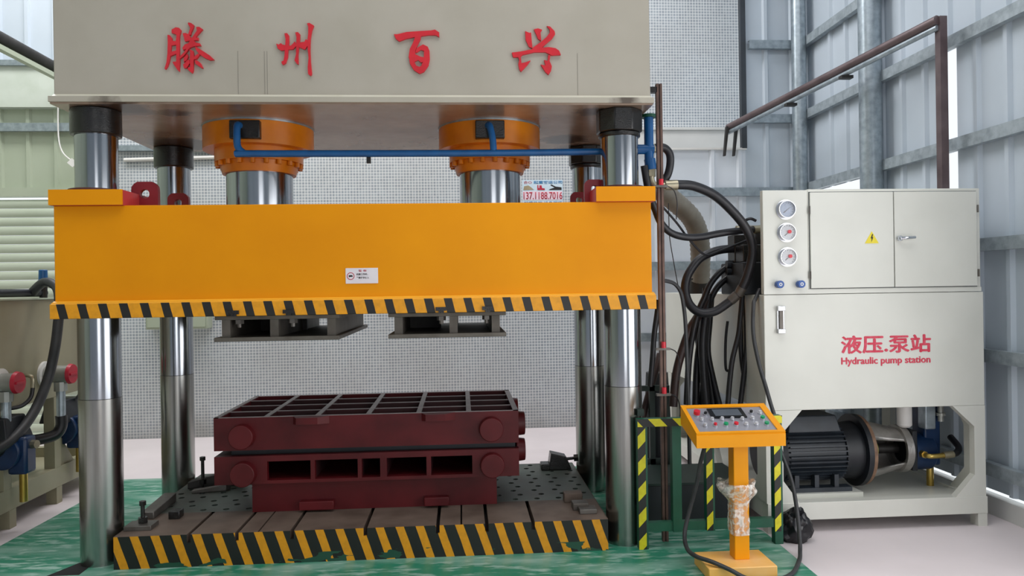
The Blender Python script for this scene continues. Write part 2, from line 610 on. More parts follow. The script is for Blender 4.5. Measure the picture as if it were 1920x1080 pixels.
# ------------------------------------------------------------------ traced outlines and hose runs, in metres
LETTERS={
'a':[[(-1.705,3.168),(-1.693,3.167),(-1.679,3.149),(-1.682,3.125),(-1.688,3.056),(-1.696,3.016),(-1.706,2.984),(-1.720,2.964),(-1.725,2.969),(-1.713,3.006),(-1.707,3.056),(-1.704,3.125)],[(-1.681,3.199),(-1.657,3.213),(-1.638,3.210),(-1.627,3.197),(-1.631,3.179),(-1.636,3.165),(-1.637,3.105),(-1.638,3.036),(-1.636,3.007),(-1.641,2.952),(-1.651,2.962),(-1.677,3.002),(-1.677,3.009),(-1.657,3.011),(-1.656,3.105),(-1.658,3.130),(-1.653,3.164),(-1.657,3.172),(-1.681,3.179)],[(-1.687,3.135),(-1.656,3.130),(-1.656,3.110),(-1.685,3.105)],[(-1.693,3.066),(-1.654,3.076),(-1.654,3.058),(-1.693,3.041)],[(-1.584,3.242),(-1.568,3.239),(-1.552,3.227),(-1.556,3.210),(-1.568,3.185),(-1.571,3.170),(-1.590,3.165),(-1.583,3.180),(-1.573,3.210),(-1.587,3.234)],[(-1.539,3.215),(-1.522,3.217),(-1.502,3.203),(-1.523,3.180),(-1.537,3.163),(-1.552,3.136),(-1.572,3.116),(-1.591,3.111),(-1.562,3.155),(-1.535,3.195)],[(-1.617,3.177),(-1.600,3.180),(-1.581,3.170),(-1.571,3.155),(-1.576,3.140),(-1.605,3.138),(-1.614,3.165)],[(-1.610,3.148),(-1.528,3.153),(-1.528,3.138),(-1.605,3.130)],[(-1.620,3.091),(-1.606,3.111),(-1.562,3.126),(-1.519,3.119),(-1.514,3.106),(-1.553,3.101),(-1.596,3.086),(-1.616,3.078)],[(-1.546,3.101),(-1.529,3.091),(-1.495,3.069),(-1.462,3.047),(-1.438,3.023),(-1.462,3.019),(-1.491,3.032),(-1.525,3.057),(-1.543,3.081)],[(-1.557,3.136),(-1.543,3.126),(-1.582,3.086),(-1.611,3.046),(-1.636,3.026),(-1.638,3.036),(-1.611,3.066),(-1.577,3.111)],[(-1.580,3.084),(-1.558,3.074),(-1.554,3.047),(-1.557,3.007),(-1.560,2.958),(-1.567,2.942),(-1.591,2.963),(-1.588,2.977),(-1.576,2.977),(-1.578,3.032),(-1.575,3.066)],[(-1.612,3.032),(-1.592,3.056),(-1.587,3.042),(-1.597,3.017),(-1.612,3.007)],[(-1.617,2.992),(-1.593,3.017),(-1.580,3.022),(-1.578,3.002),(-1.598,2.972),(-1.612,2.972)],[(-1.549,3.017),(-1.535,3.017),(-1.516,3.002),(-1.503,2.973),(-1.511,2.972),(-1.545,2.997)],[(-1.556,3.037),(-1.529,3.057),(-1.520,3.052),(-1.539,3.027),(-1.556,3.022)],],
'b':[[(-1.077,3.122),(-1.063,3.115),(-1.048,3.125),(-1.043,3.117),(-1.014,3.110),(-1.012,3.085),(-1.049,3.080),(-1.068,3.092)],[(-1.028,3.182),(-1.013,3.185),(-1.001,3.170),(-1.001,3.135),(-1.007,3.090),(-1.010,3.040),(-1.023,3.005),(-1.040,2.995),(-1.047,3.005),(-1.047,3.015),(-1.035,3.020),(-1.030,3.045),(-1.024,3.110),(-1.021,3.150)],[(-1.014,3.110),(-0.990,3.110),(-0.967,3.135),(-0.955,3.110),(-0.980,3.088),(-1.014,3.085)],[(-0.964,3.188),(-0.949,3.191),(-0.936,3.178),(-0.937,3.150),(-0.943,3.110),(-0.949,3.051),(-0.948,2.998),(-0.957,3.001),(-0.971,3.021),(-0.961,3.060),(-0.960,3.120),(-0.957,3.160)],[(-0.945,3.128),(-0.911,3.133),(-0.903,3.148),(-0.896,3.146),(-0.889,3.116),(-0.909,3.086),(-0.931,3.096),(-0.946,3.100)],[(-0.894,3.243),(-0.880,3.246),(-0.854,3.230),(-0.866,3.201),(-0.875,3.151),(-0.878,3.086),(-0.876,3.011),(-0.870,2.941),(-0.878,2.930),(-0.892,2.941),(-0.894,2.981),(-0.888,3.036),(-0.895,3.121),(-0.888,3.186),(-0.887,3.221)],],
'c':[[(-0.381,3.183),(-0.360,3.183),(-0.305,3.197),(-0.228,3.203),(-0.156,3.208),(-0.134,3.213),(-0.109,3.196),(-0.109,3.168),(-0.129,3.179),(-0.173,3.179),(-0.256,3.167),(-0.311,3.155),(-0.350,3.140),(-0.369,3.155)],[(-0.253,3.173),(-0.217,3.178),(-0.223,3.151),(-0.246,3.106),(-0.257,3.073),(-0.279,3.073),(-0.288,3.034),(-0.295,3.045),(-0.287,3.095),(-0.267,3.134)],[(-0.279,3.078),(-0.254,3.075),(-0.258,3.045),(-0.261,3.017),(-0.250,2.995),(-0.231,2.987),(-0.231,2.946),(-0.264,2.967),(-0.288,3.006),(-0.293,3.045)],[(-0.231,2.987),(-0.219,2.995),(-0.204,3.034),(-0.202,3.084),(-0.221,3.090),(-0.246,3.073),(-0.254,3.075),(-0.246,3.100),(-0.207,3.123),(-0.179,3.109),(-0.169,3.084),(-0.168,3.034),(-0.176,2.996),(-0.204,2.957),(-0.231,2.946)],[(-0.263,3.067),(-0.246,3.059),(-0.222,3.048),(-0.202,3.045),(-0.203,3.023),(-0.219,3.012),(-0.238,3.028),(-0.261,3.017)],],
'd':[[(0.413,3.209),(0.438,3.198),(0.449,3.201),(0.451,3.161),(0.456,3.105),(0.434,3.114),(0.415,3.156)],[(0.466,3.220),(0.492,3.226),(0.517,3.218),(0.506,3.201),(0.510,3.151),(0.491,3.162),(0.480,3.190)],[(0.546,3.241),(0.565,3.238),(0.593,3.210),(0.596,3.191),(0.576,3.162),(0.536,3.129),(0.513,3.106),(0.479,3.089),(0.445,3.089),(0.462,3.111),(0.502,3.139),(0.542,3.173),(0.565,3.202),(0.562,3.221)],[(0.329,3.077),(0.377,3.083),(0.450,3.097),(0.513,3.109),(0.558,3.112),(0.597,3.106),(0.620,3.090),(0.629,3.065),(0.574,3.061),(0.535,3.081),(0.467,3.080),(0.394,3.063),(0.382,3.049),(0.337,3.049)],[(0.366,3.054),(0.382,3.055),(0.385,3.038),(0.387,3.013),(0.410,3.018),(0.444,3.030),(0.421,2.999),(0.384,2.961),(0.373,2.976),(0.368,3.010),(0.374,3.032)],[(0.551,3.064),(0.566,3.061),(0.559,3.028),(0.573,2.994),(0.567,2.966),(0.552,2.943),(0.533,2.960),(0.505,3.005),(0.534,2.999),(0.526,3.033),(0.548,3.028)],],
}
HOSES={
'main':[(1.345,4.751,2.298),(1.432,4.752,2.302),(1.538,4.772,2.294),(1.677,4.794,2.238),(1.804,4.817,2.135),(1.899,4.839,2.031),(1.953,4.861,1.926),(1.964,4.883,1.834),(1.941,4.906,1.714),(1.914,4.928,1.634),(1.894,4.950,1.584)],
'loop':[(1.873,4.950,1.568),(1.825,4.973,1.521),(1.735,4.995,1.461),(1.646,5.018,1.455),(1.584,5.041,1.503),(1.557,5.064,1.585),(1.566,5.086,1.668),(1.609,5.109,1.750),(1.689,5.132,1.834),(1.797,5.155,1.882),(1.906,5.177,1.900),(2.060,5.200,1.900)],
'mid':[(1.191,4.720,2.423),(1.228,4.749,2.248),(1.274,4.778,2.148),(1.320,4.807,2.059),(1.393,4.836,1.996),(1.495,4.864,1.968),(1.612,4.893,1.969),(1.745,4.922,1.992),(1.880,4.951,2.010),(2.058,4.980,2.024)],
'arc_outer':[(2.107,5.250,1.790),(2.063,5.250,1.791),(1.960,5.250,1.785),(1.872,5.250,1.736),(1.798,5.250,1.651),(1.752,5.250,1.552),(1.707,5.250,1.453),(1.661,5.250,1.283),(1.629,5.250,1.069),(1.610,5.250,0.785)],
'arc_inner':[(2.127,5.300,1.741),(2.082,5.300,1.734),(1.978,5.300,1.714),(1.888,5.300,1.650),(1.828,5.300,1.565),(1.797,5.300,1.464),(1.773,5.300,1.349),(1.763,5.300,1.133),(1.743,5.300,0.773)],
'short':[(1.270,4.750,2.543),(1.334,4.760,2.545),(1.373,4.770,2.508),(1.380,4.780,2.445),(1.366,4.790,2.376),(1.335,4.800,2.325)],
'duct':[(1.526,5.600,2.385),(1.599,5.643,2.344),(1.704,5.686,2.272),(1.811,5.729,2.183),(1.878,5.771,2.076),(1.911,5.814,1.953),(1.926,5.857,1.796),(1.930,5.900,1.637)],
'wire1':[(1.326,4.800,2.169),(1.441,4.860,2.063),(1.539,4.920,1.961),(1.667,4.980,1.855),(1.785,5.040,1.877),(2.007,5.100,1.954)],
'wire2':[(1.370,4.800,2.188),(1.377,4.820,2.073),(1.387,4.840,1.957),(1.417,4.860,1.800),(1.448,4.880,1.654),(1.476,4.900,1.574)],
'greycable':[(1.272,4.700,1.679),(1.329,4.719,1.675),(1.386,4.738,1.655),(1.430,4.756,1.602),(1.454,4.775,1.511),(1.471,4.794,1.380),(1.483,4.812,1.118),(1.494,4.831,0.788),(1.502,4.850,0.455)],
'drop1':[(1.784,5.300,1.536),(1.708,5.290,1.408),(1.651,5.280,1.324),(1.575,5.270,1.129),(1.535,5.260,0.976),(1.511,5.250,0.773)],
'drop2':[(1.803,5.400,1.490),(1.779,5.375,1.360),(1.742,5.350,1.187),(1.713,5.325,1.016),(1.693,5.300,0.760)],
'drop3':[(1.835,5.400,1.490),(1.806,5.375,1.342),(1.791,5.350,1.169),(1.802,5.325,1.014),(1.825,5.300,0.757)],
'drop7':[(1.795,5.500,1.443),(1.767,5.475,1.329),(1.783,5.450,1.125),(1.799,5.425,0.950),(1.841,5.400,0.741)],
'drop8':[(1.80,5.30,1.58),(1.775,5.30,1.42),(1.745,5.28,1.25),(1.74,5.26,1.05),(1.745,5.22,0.78)],
'drop9':[(1.83,5.45,1.62),(1.80,5.42,1.40),(1.77,5.40,1.20),(1.785,5.36,0.98),(1.79,5.3,0.72)],
'drop10':[(1.85,5.38,1.56),(1.825,5.36,1.36),(1.80,5.33,1.16),(1.825,5.30,0.96),(1.86,5.25,0.74)],
'drop4':[(1.957,5.050,1.571),(1.939,5.040,1.439),(1.916,5.030,1.292),(1.868,5.020,1.129),(1.841,5.010,0.967),(1.822,5.000,0.805)],
'drop5':[(1.998,5.100,1.570),(1.996,5.090,1.436),(1.993,5.080,1.204),(1.970,5.070,1.039),(1.938,5.060,0.834),(1.929,5.050,0.794)],
'drop6':[(2.000,5.150,1.552),(1.990,5.140,1.418),(1.970,5.130,1.217),(1.981,5.120,1.033),(2.017,5.110,0.816),(2.021,5.100,0.784)],
'stub':[(1.940,5.300,1.378),(1.926,5.300,1.274),(1.919,5.300,1.136),(1.922,5.300,1.032),(1.939,5.300,1.014)],
'front':[(1.999,4.850,1.612),(1.957,4.821,1.549),(1.931,4.793,1.503),(1.915,4.764,1.324),(1.936,4.736,1.139),(1.970,4.707,0.979),(1.995,4.679,0.852),(2.021,4.650,0.741)],
'brown':[(1.432,5.300,1.542),(1.422,5.300,1.473),(1.393,5.300,1.285),(1.378,5.300,1.113),(1.357,5.300,0.915)],
'brown2':[(1.570,5.800,1.098),(1.517,5.750,0.973),(1.454,5.700,0.814),(1.393,5.650,0.657),(1.351,5.600,0.540)],
}

# ------------------------------------------------------------------ the setting
struct('floor', MB().box(-7.2, 3.95, -6.1, 8.9, -0.3, 0.0), 'concrete')
struct('floor_green', MB().prism([(-3.03, 3.0), (1.93, 3.0), (1.95, 4.72), (1.35, 6.62), (-2.96, 6.66)], 'z', 0.0, 0.03), 'green_paint')

# tiled building behind the press
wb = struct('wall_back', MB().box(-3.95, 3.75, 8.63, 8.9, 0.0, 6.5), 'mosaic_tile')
part('plaster_band', MB().box(1.30, 3.70, 8.575, 8.63, 3.24, 3.47), 'wall_white', wb)
part('drip_ledge', MB().box(1.30, 3.70, 8.55, 8.63, 3.47, 3.50), 'wall_white', wb)


def sheet_poly(a0, a1, c, sgn, swap, h=0.028):
    prof = [(a0, 0.0)]
    k = math.ceil((a0 + 0.05) / 0.30)
    while k * 0.30 < a1 - 0.05:
        m_ = k * 0.30
        prof += [(m_ - 0.034, 0), (m_ - 0.018, h), (m_ + 0.018, h), (m_ + 0.034, 0)]
        k += 1
    prof.append((a1, 0.0))
    out = [(a, c + sgn * o) for a, o in prof] + [(a, c + sgn * (o - 0.004)) for a, o in reversed(prof)]
    return [(q, p) for p, q in out] if swap else out


def sheet(parent, a0, a1, z0, z1, c, sgn, swap, mat):
    return part('sheet_panel', MB().prism(sheet_poly(a0, a1, c, sgn, swap), 'z', z0, z1), mat, parent, angle=20)


# right wall: ribbed sheets on purlins between round posts
wr = struct('wall_right', MB().box(3.70, 3.78, -5.9, 0.0, 0.0, 0.13).box(3.70, 3.78, 3.5, 7.95, 0.0, 0.13), 'wall_white')
ys = [-5.9, -5.0, -4.1, -3.2, -2.3, -1.4, -0.5, 0.0, 0.9, 1.8, 2.7, 3.5, 4.1, 4.7, 5.33]
for a, b in zip(ys[:-1], ys[1:]):
    sheet(wr, a, b, 3.3 if -0.1 < a < 3.45 else 0.165, 6.5, 3.74, -1, True, 'sheet_blue')
sheet(wr, 5.33, 5.46, 0.165, 1.9, 3.74, -1, True, 'sheet_blue')
sheet(wr, 5.33, 5.46, 3.44, 6.5, 3.74, -1, True, 'sheet_blue')
sheet(wr, 5.46, 6.38, 0.165, 6.5, 3.74, -1, True, 'sheet_blue')
sheet(wr, 6.38, 7.55, 0.165, 1.95, 3.74, -1, True, 'sheet_blue')
sheet(wr, 6.38, 7.55, 2.615, 6.5, 3.74, -1, True, 'sheet_blue')
sheet(wr, 7.55, 7.8, 0.165, 6.5, 3.74, -1, True, 'sheet_blue')
for z in (0.33, 1.12, 1.90, 2.66, 3.43, 4.20, 4.97, 5.74):
    for a, b in (((-5.9, 0.0), (3.5, 7.75)) if z < 3.3 else ((-5.9, 7.75),)):
        pl = MB().box(3.655, 3.712, a, b, z - 0.045, z - 0.038).box(3.655, 3.662, a, b, z - 0.038, z + 0.038).box(3.655, 3.712, a, b, z + 0.038, z + 0.045)
        part('purlin', pl, 'purlin_steel', wr)
for y, r, mt in ((7.62, 0.075, 'galvanised'), (6.26, 0.095, 'galvanised'), (3.6, 0.095, 'galvanised'), (-0.4, 0.095, 'galvanised'), (-3.4, 0.095, 'galvanised')):
    part('round_post', MB().cyl((3.60, y, 0), (3.60, y, 6.5), r, n=24), mt, wr)

# back sheet wall beside the tiled building, with its return
ws = struct('wall_back_sheet', MB().box(1.78, 3.70, 7.80, 7.92, 0.0, 0.12), 'wall_white')
for a, b, z1, mt in ((1.78, 2.4, 3.10, 'sheet_white'), (2.4, 3.07, 3.10, 'sheet_white'), (3.07, 3.74, 6.5, 'sheet_blue')):
    sheet(ws, a, b, 0.12, z1, 7.78, -1, False, mt)
for z, x0 in ((0.33, 1.78), (1.10, 1.78), (1.85, 1.78), (2.63, 1.78), (3.41, 3.10), (4.20, 3.10), (4.97, 3.10), (5.74, 3.10)):
    pl = MB().box(x0, 3.66, 7.70, 7.752, z - 0.045, z - 0.038).box(x0, 3.66, 7.70, 7.707, z - 0.038, z + 0.038).box(x0, 3.66, 7.70, 7.752, z + 0.038, z + 0.045)
    part('purlin', pl, 'galvanised', ws)
part('corner_trim', MB().box(3.02, 3.075, 7.74, 7.80, 3.1, 6.5), 'dark_trim', ws)
part('edge_flashing', MB().box(1.76, 1.80, 7.76, 8.62, 0.0, 3.1), 'sheet_white', ws)

# left part of the back wall: ribbed sheets over a roller shutter
wl = struct('wall_back_left', MB().box(-7.0, -3.95, 8.66, 8.9, 2.84, 6.5), 'sheet_green')
for i in range(4):
    a = -7.0 + i * 0.7625
    sheet(wl, a, a + 0.7625, 2.84, 3.72, 8.65, -1, False, 'sheet_green')
    sheet(wl, a, a + 0.7625, 4.19, 6.5, 8.65, -1, False, 'sheet_blue')
part('fascia_board', MB().box(-7.0, -3.95, 8.54, 8.65, 3.72, 4.17), 'fascia', wl)
part('purlin', MB().box(-7.0, -3.95, 8.56, 8.61, 3.46, 3.55), 'galvanised', wl)
part('purlin', MB().box(-7.0, -3.95, 8.5, 8.61, 4.17, 4.23), 'galvanised', wl)
sh = struct('door_1', MB().box(-6.6, -3.97, 8.60, 8.72, 2.74, 2.84), 'sheet_green')
slat_me = proto(MB().prism([(8.66, -0.048), (8.640, -0.048), (8.630, -0.034), (8.622, -0.01), (8.622, 0.02), (8.630, 0.036), (8.640, 0.048), (8.66, 0.048)], 'x', -6.55, -4.0), 'shutter', 'slat', 50)
for i in range(27):
    inst('slat', slat_me, sh, (0, 0, 0.06 + i * 0.1))
part('guide_rail', MB().box(-4.02, -3.95, 8.58, 8.68, 0, 2.74), 'sheet_green', sh)

# the rest of the hall, behind and beside the camera
part('sunlit_edge_strip', MB().box(1.77, 3.07, 7.742, 7.80, 3.085, 3.105), 'white_plastic', ws)  # white strip standing in for the sunlit top edge of the sheets
struct('wall_left', MB().box(-7.2, -7.0, -6.1, 8.9, 0, 6.5), 'sheet_green')
wf = MB().box(-7.2, 0.8, -6.1, -5.9, 0, 6.5).box(0.8, 3.95, -6.1, -5.9, 4.4, 6.5)
struct('wall_front', wf, 'sheet_blue')
cl = MB().box(-4.7, 3.95, -6.1, 1.4, 6.5, 6.7).box(-4.7, 3.95, 4.0, 6.2, 6.5, 6.7).box(-7.2, 3.95, 7.6, 8.9, 6.5, 6.7)
cl.box(-4.7, -2.2, 1.4, 4.0, 6.5, 6.7).box(-7.2, -5.5, 6.2, 7.6, 6.5, 6.7).box(1.9, 3.95, 6.2, 7.6, 6.5, 6.7).box(-7.2, -6.3, -6.1, 6.2, 6.5, 6.7)
cl.box(-6.3, -4.7, -6.1, -3.5, 6.5, 6.7).box(-6.3, -4.7, 5.5, 6.2, 6.5, 6.7)
struct('ceiling', cl, 'sheet_blue')

# conduit trays high on both sides
t = thing('cable_conduit', (3.17, 6.4, 3.2), 'brown steel conduit running diagonally up across the corrugated right wall', 'conduit')
d0, d1 = Vector((3.50, 5.19, 3.555)), Vector((2.85, 7.68, 3.31))
dr = (d1 - d0).normalized()
sd = dr.cross(Vector((0, 0, 1))).normalized() * 0.03
for nm, dz, w, mt in (('conduit_pipe', 0.0, 0.036, 'tray_brown'), ('lower_channel', -0.055, 0.022, 'galvanised')):
    part(nm, MB().tube([d0 + Vector((0, 0, dz)), d1 + Vector((0, 0, dz))], w, n=12, sub=1), mt, t)
for q in (0.35, 0.62):
    p = d0 + (d1 - d0) * q
    part('hanger', MB().box(p.x - 0.05, p.x + 0.05, p.y - 0.03, p.y + 0.03, p.z - 0.10, p.z - 0.075), 'dark_steel', t)
part('drop_channel', MB().box(3.505, 3.56, 5.17, 5.23, 1.4, 3.58), 'tray_brown', t)
for dx in (0.0, 0.10):
    part('end_strap', MB().hexa([(2.78 + dx, 7.63, 3.0), (2.80 + dx, 7.63, 3.0), (2.80 + dx, 7.67, 3.0), (2.78 + dx, 7.67, 3.0),
                                 (2.81 + dx, 7.63, 3.31), (2.84 + dx, 7.63, 3.31), (2.84 + dx, 7.67, 3.31), (2.81 + dx, 7.67, 3.31)]), 'dark_steel', t)
t = thing('cable_conduit', (-4.2, 6.5, 3.9), 'dark double conduit sloping behind the press crown at upper left', 'conduit')
part('conduit_pipe', MB().tube([(-4.2, 3.2, 4.02), (-4.2, 8.55, 4.02)], 0.055, n=14, sub=1), 'dark_steel', t)
part('lower_channel', MB().box(-4.23, -4.17, 3.2, 8.55, 3.90, 3.945), 'sheet_green', t)

# things on the tiled wall
t = thing('junction_box', (-3.15, 8.56, 1.24), 'pale green junction box on tiled wall behind left rear column', 'box')
part('body', MB().box(-3.49, -2.82, 8.46, 8.625, 1.24, 1.47), 'sheet_green', t, bevel=0.01)
part('lid', MB().box(-3.47, -2.84, 8.448, 8.46, 1.26, 1.45), 'sheet_green', t, bevel=0.004)
solo('wall_pipe', MB().tube([(-3.75, 8.60, 3.143), (-2.70, 8.60, 3.17)], 0.022, n=10, sub=1), 'white_plastic', 'thin white pipe along tiled wall below the crown', 'pipe')
solo('ledge_bar', MB().box(-3.9, -2.2, 8.56, 8.625, 3.24, 3.30), 'galvanised', 'grey ledge along tiled wall above the thin white pipe', 'ledge')
t = thing('advertising_poster', (0.966, 8.62, 2.35), 'small advertising poster with red phone number on the tiled wall', 'poster')
part('sheet', MB().box(0.727, 1.205, 8.622, 8.628, 2.35, 2.898), 'poster_paper', t)
part('number_strip', MB().box(0.735, 1.197, 8.619, 8.622, 2.665, 2.765), 'poster_pink', t)
text_part('phone_number', '137.1188.7016', 0.742, 1.198, 2.672, 2.757, 8.619, 'ink_red', t, bold=0.01)
text_part('heading', '合O', 0.745, 0.84, 2.852, 2.888, 8.622, 'ink_red', t)
text_part('heading', '起重搬运公司', 0.862, 1.198, 2.852, 2.888, 8.622, 'ink_blue', t, bold=0.015)
text_part('lower_line', '起重吊装 设备搬运', 0.745, 1.195, 2.60, 2.648, 8.622, 'ink_blue', t, bold=0.02)
part('picture', MB().prism([(0.74, 2.78), (0.865, 2.785), (0.83, 2.815), (0.80, 2.835), (0.75, 2.825)], 'y', 8.619, 8.622), 'sand', t)
pc = MB().prism([(0.905, 2.78), (0.995, 2.78), (0.99, 2.80), (0.96, 2.803), (0.955, 2.835), (0.93, 2.835), (0.93, 2.803), (0.918, 2.803), (0.918, 2.838), (0.905, 2.838)], 'y', 8.619, 8.622)
part('picture', pc, 'ink_red', t)
part('picture', MB().prism([(1.04, 2.78), (1.19, 2.78), (1.19, 2.81), (1.12, 2.82), (1.07, 2.845), (1.06, 2.835), (1.11, 2.808), (1.05, 2.79)], 'y', 8.619, 8.622), 'ink_black', t)
t = thing('hanging_cable', (-4.25, 8.3, 3.0), 'thin pale cable with white tag hanging left of press column', 'cable')
part('wire', MB().tube([(-4.42, 8.532, 3.76), (-4.42, 8.53, 3.4), (-4.38, 8.53, 3.22), (-4.28, 8.53, 3.12)], 0.008, n=6), 'white_plastic', t)
part('tag', MB().prism([(-4.33, 3.10), (-4.27, 3.05), (-4.22, 3.10), (-4.28, 3.15)], 'y', 8.52, 8.535), 'white_plastic', t)

# ------------------------------------------------------------------ the press
press = thing('hydraulic_press', (-0.58, 5.19, 0.0), 'large four-column hydraulic press with beige crown and yellow moving slide', 'press')
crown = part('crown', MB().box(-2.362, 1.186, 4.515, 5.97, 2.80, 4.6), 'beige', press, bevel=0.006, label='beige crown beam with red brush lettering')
part('bottom_flange', MB().box(-2.38, 1.2006, 4.4818, 6.02, 2.768, 2.803), 'beige_flange', crown, bevel=0.003)
part('weld_fillet', MB().prism([(4.484, 2.8005), (4.517, 2.8005), (4.517, 2.822)], 'x', -2.362, 1.186), 'beige_lit_edge', crown)
part('underside_plate', MB().box(-2.372, 1.192, 4.49, 6.01, 2.757, 2.768), 'underside', crown)
for k, lt in LETTERS.items():
    mb = MB()
    for i, pg in enumerate(lt):
        mb.prism(pg, 'y', 4.500 - i * 0.0003, 4.516)
    part('letter', mb, 'red_letter', crown, angle=20, label='red raised calligraphy character')
for x in (-1.305, -1.15, -1.135, 0.733):
    part('weld_seam', MB().box(x - 0.0015, x + 0.0015, 4.5138, 4.516, 2.823, 3.08), 'seam_grey', crown)

XL, XR, YF, YB, RC = -2.1925, 1.0168, 4.657, 5.875, 0.1180
for x in (XL, XR):
    for y in (YF, YB):
        front = y == YF
        co = part('column', MB().cyl((x, y, 1.02), (x, y, 2.70), RC, n=64), 'chrome', press, label='polished chrome guide column')
        part('lower_sleeve', MB().cyl((x, y, 0.0), (x, y, 1.017), RC + 0.001, n=64), 'chrome_worn', co)
        if x == XR:
            part('column_nut', MB().cyl((x, y, 2.615), (x, y, 2.757), 0.148, n=8, rot=pi / 8).cyl((x, y, 2.585), (x, y, 2.615), 0.132, n=32), 'oily_black', co, bevel=0.008, angle=20)
        else:
            part('column_nut', MB().cyl((x, y, 2.60), (x, y, 2.757), 0.141, n=40), 'oily_black', co, bevel=0.008)
        part('wiper_ring', MB().ring((x, y, 2.25 if front else 2.16), (x, y, 2.272 if front else 2.19), 0.155, RC, n=40), 'rust_ring', co)

# two main cylinders
for x, r in ((-1.365, 0.362), (0.213, 0.352)):
    cy = part('main_cylinder', MB().cyl((x, 5.19, 2.60), (x, 5.19, 2.748), r, n=64), 'orange_cylinder', press, label='orange hydraulic cylinder under the crown')
    part('cylinder_collar', MB().cyl((x, 5.19, 2.515), (x, 5.19, 2.60), r * 0.80, n=64), 'orange_cylinder', cy)
    part('retaining_flange', MB().cyl((x, 5.19, 2.44), (x, 5.19, 2.515), r * 0.665, r * 0.72, n=64), 'orange_cylinder', cy)
    part('piston_rod', MB().cyl((x, 5.19, 2.165), (x, 5.19, 2.45), r * 0.605, n=64), 'chrome', cy)
    part('rod_seat', MB().cyl((x, 5.19, 2.167), (x, 5.19, 2.182), r * 0.70, n=48), 'dark_steel', cy)
    part('gasket_ring', MB().cyl((x, 5.19, 2.748), (x, 5.19, 2.757), r * 1.015, n=64), 'galvanised', cy)
    bolt = proto(MB().cyl((0, 0, -0.032), (0, 0, 0), 0.016, n=10), 'orange_cylinder', 'flange_bolt')
    for k in range(20):
        a = 2 * pi * (k + 0.3) / 20
        inst('flange_bolt', bolt, cy, (x + math.cos(a) * r * 0.755, 5.19 + math.sin(a) * r * 0.755, 2.518))
    px = -1.352 if x < 0 else 0.205
    part('port_block', MB().box(px - 0.098, px + 0.092, 4.80, 4.98, 2.618, 2.735), 'oily_black', cy, bevel=0.006)

# blue oil pipe
bp = part('oil_pipe', MB().tube([(-1.385, 4.80, 2.70), (-1.388, 4.765, 2.69), (-1.386, 4.748, 2.62), (-1.378, 4.74, 2.55), (-1.335, 4.735, 2.512), (-1.26, 4.73, 2.508), (0.2, 4.73, 2.508), (1.2, 4.745, 2.522)], 0.022, n=16), 'pipe_blue', press, label='blue painted oil pipe')
part('branch_pipe', MB().tube([(0.19, 4.80, 2.70), (0.20, 4.765, 2.685), (0.215, 4.74, 2.60), (0.22, 4.735, 2.515)], 0.022, n=14), 'pipe_blue', bp)
part('tee_fitting', MB().cyl((1.232, 4.75, 2.41), (1.232, 4.75, 2.755), 0.030, n=18).cyl((1.15, 4.75, 2.533), (1.262, 4.75, 2.533), 0.032, n=16).cyl((1.245, 4.75, 2.40), (1.235, 4.75, 2.47), 0.037, n=16), 'pipe_blue', bp)
part('flange_cap', MB().cyl((1.232, 4.75, 2.738), (1.232, 4.75, 2.757), 0.05, n=16), 'green_frame', bp)
part('swivel_nut', MB().cyl((1.262, 4.75, 2.538), (1.305, 4.75, 2.540), 0.028, n=6).cyl((1.24, 4.75, 2.355), (1.242, 4.75, 2.41), 0.034, n=6), 'zinc_fitting', bp, angle=20)
part('elbow', MB().tube([(1.242, 4.75, 2.37), (1.247, 4.75, 2.325), (1.268, 4.75, 2.30), (1.31, 4.75, 2.297), (1.36, 4.752, 2.297)], 0.022, n=14), 'zinc_fitting', bp)
part('pipe_clip', MB().box(-0.585, -0.56, 4.74, 4.77, 2.45, 2.49), 'dark_steel', bp)

# moving slide
ram = part('slide', MB().box(-2.3776, 1.1805, 4.5216, 5.86, 1.5976, 2.1672), 'yellow', press, bevel=0.005, label='yellow moving slide beam')
hazard('stripe_slide', 'e79c0e', '1d1b19', 0.1182, 0.25, 0.42, -2.352 + 0.25 * 1.5976)
part('striped_flange', MB().box(-2.388, 1.1955, 4.4818, 5.90, 1.5033, 1.590), 'stripe_slide', ram, bevel=0.003)
part('flange_edge', MB().box(-2.384, 1.1915, 4.495, 5.89, 1.5885, 1.5985).prism([(4.4835, 1.588), (4.524, 1.588), (4.524, 1.607)], 'x', -2.384, 1.1915), 'yellow_lit_edge', ram)
for x0, x1 in ((-2.386, -1.972), (0.832, 1.1992)):
    for y0, y1 in ((4.4818, 4.86), (5.52, 5.90)):
        b = part('corner_block', MB().box(x0 + 0.002, x1 - 0.002, y0 + 0.012, y1, 2.166, 2.2565), 'block_red', ram)
        if y0 < 5:
            part('front_plate', MB().box(x0, x1, y0, y0 + 0.014, 2.1668, 2.2572), 'yellow', ram)


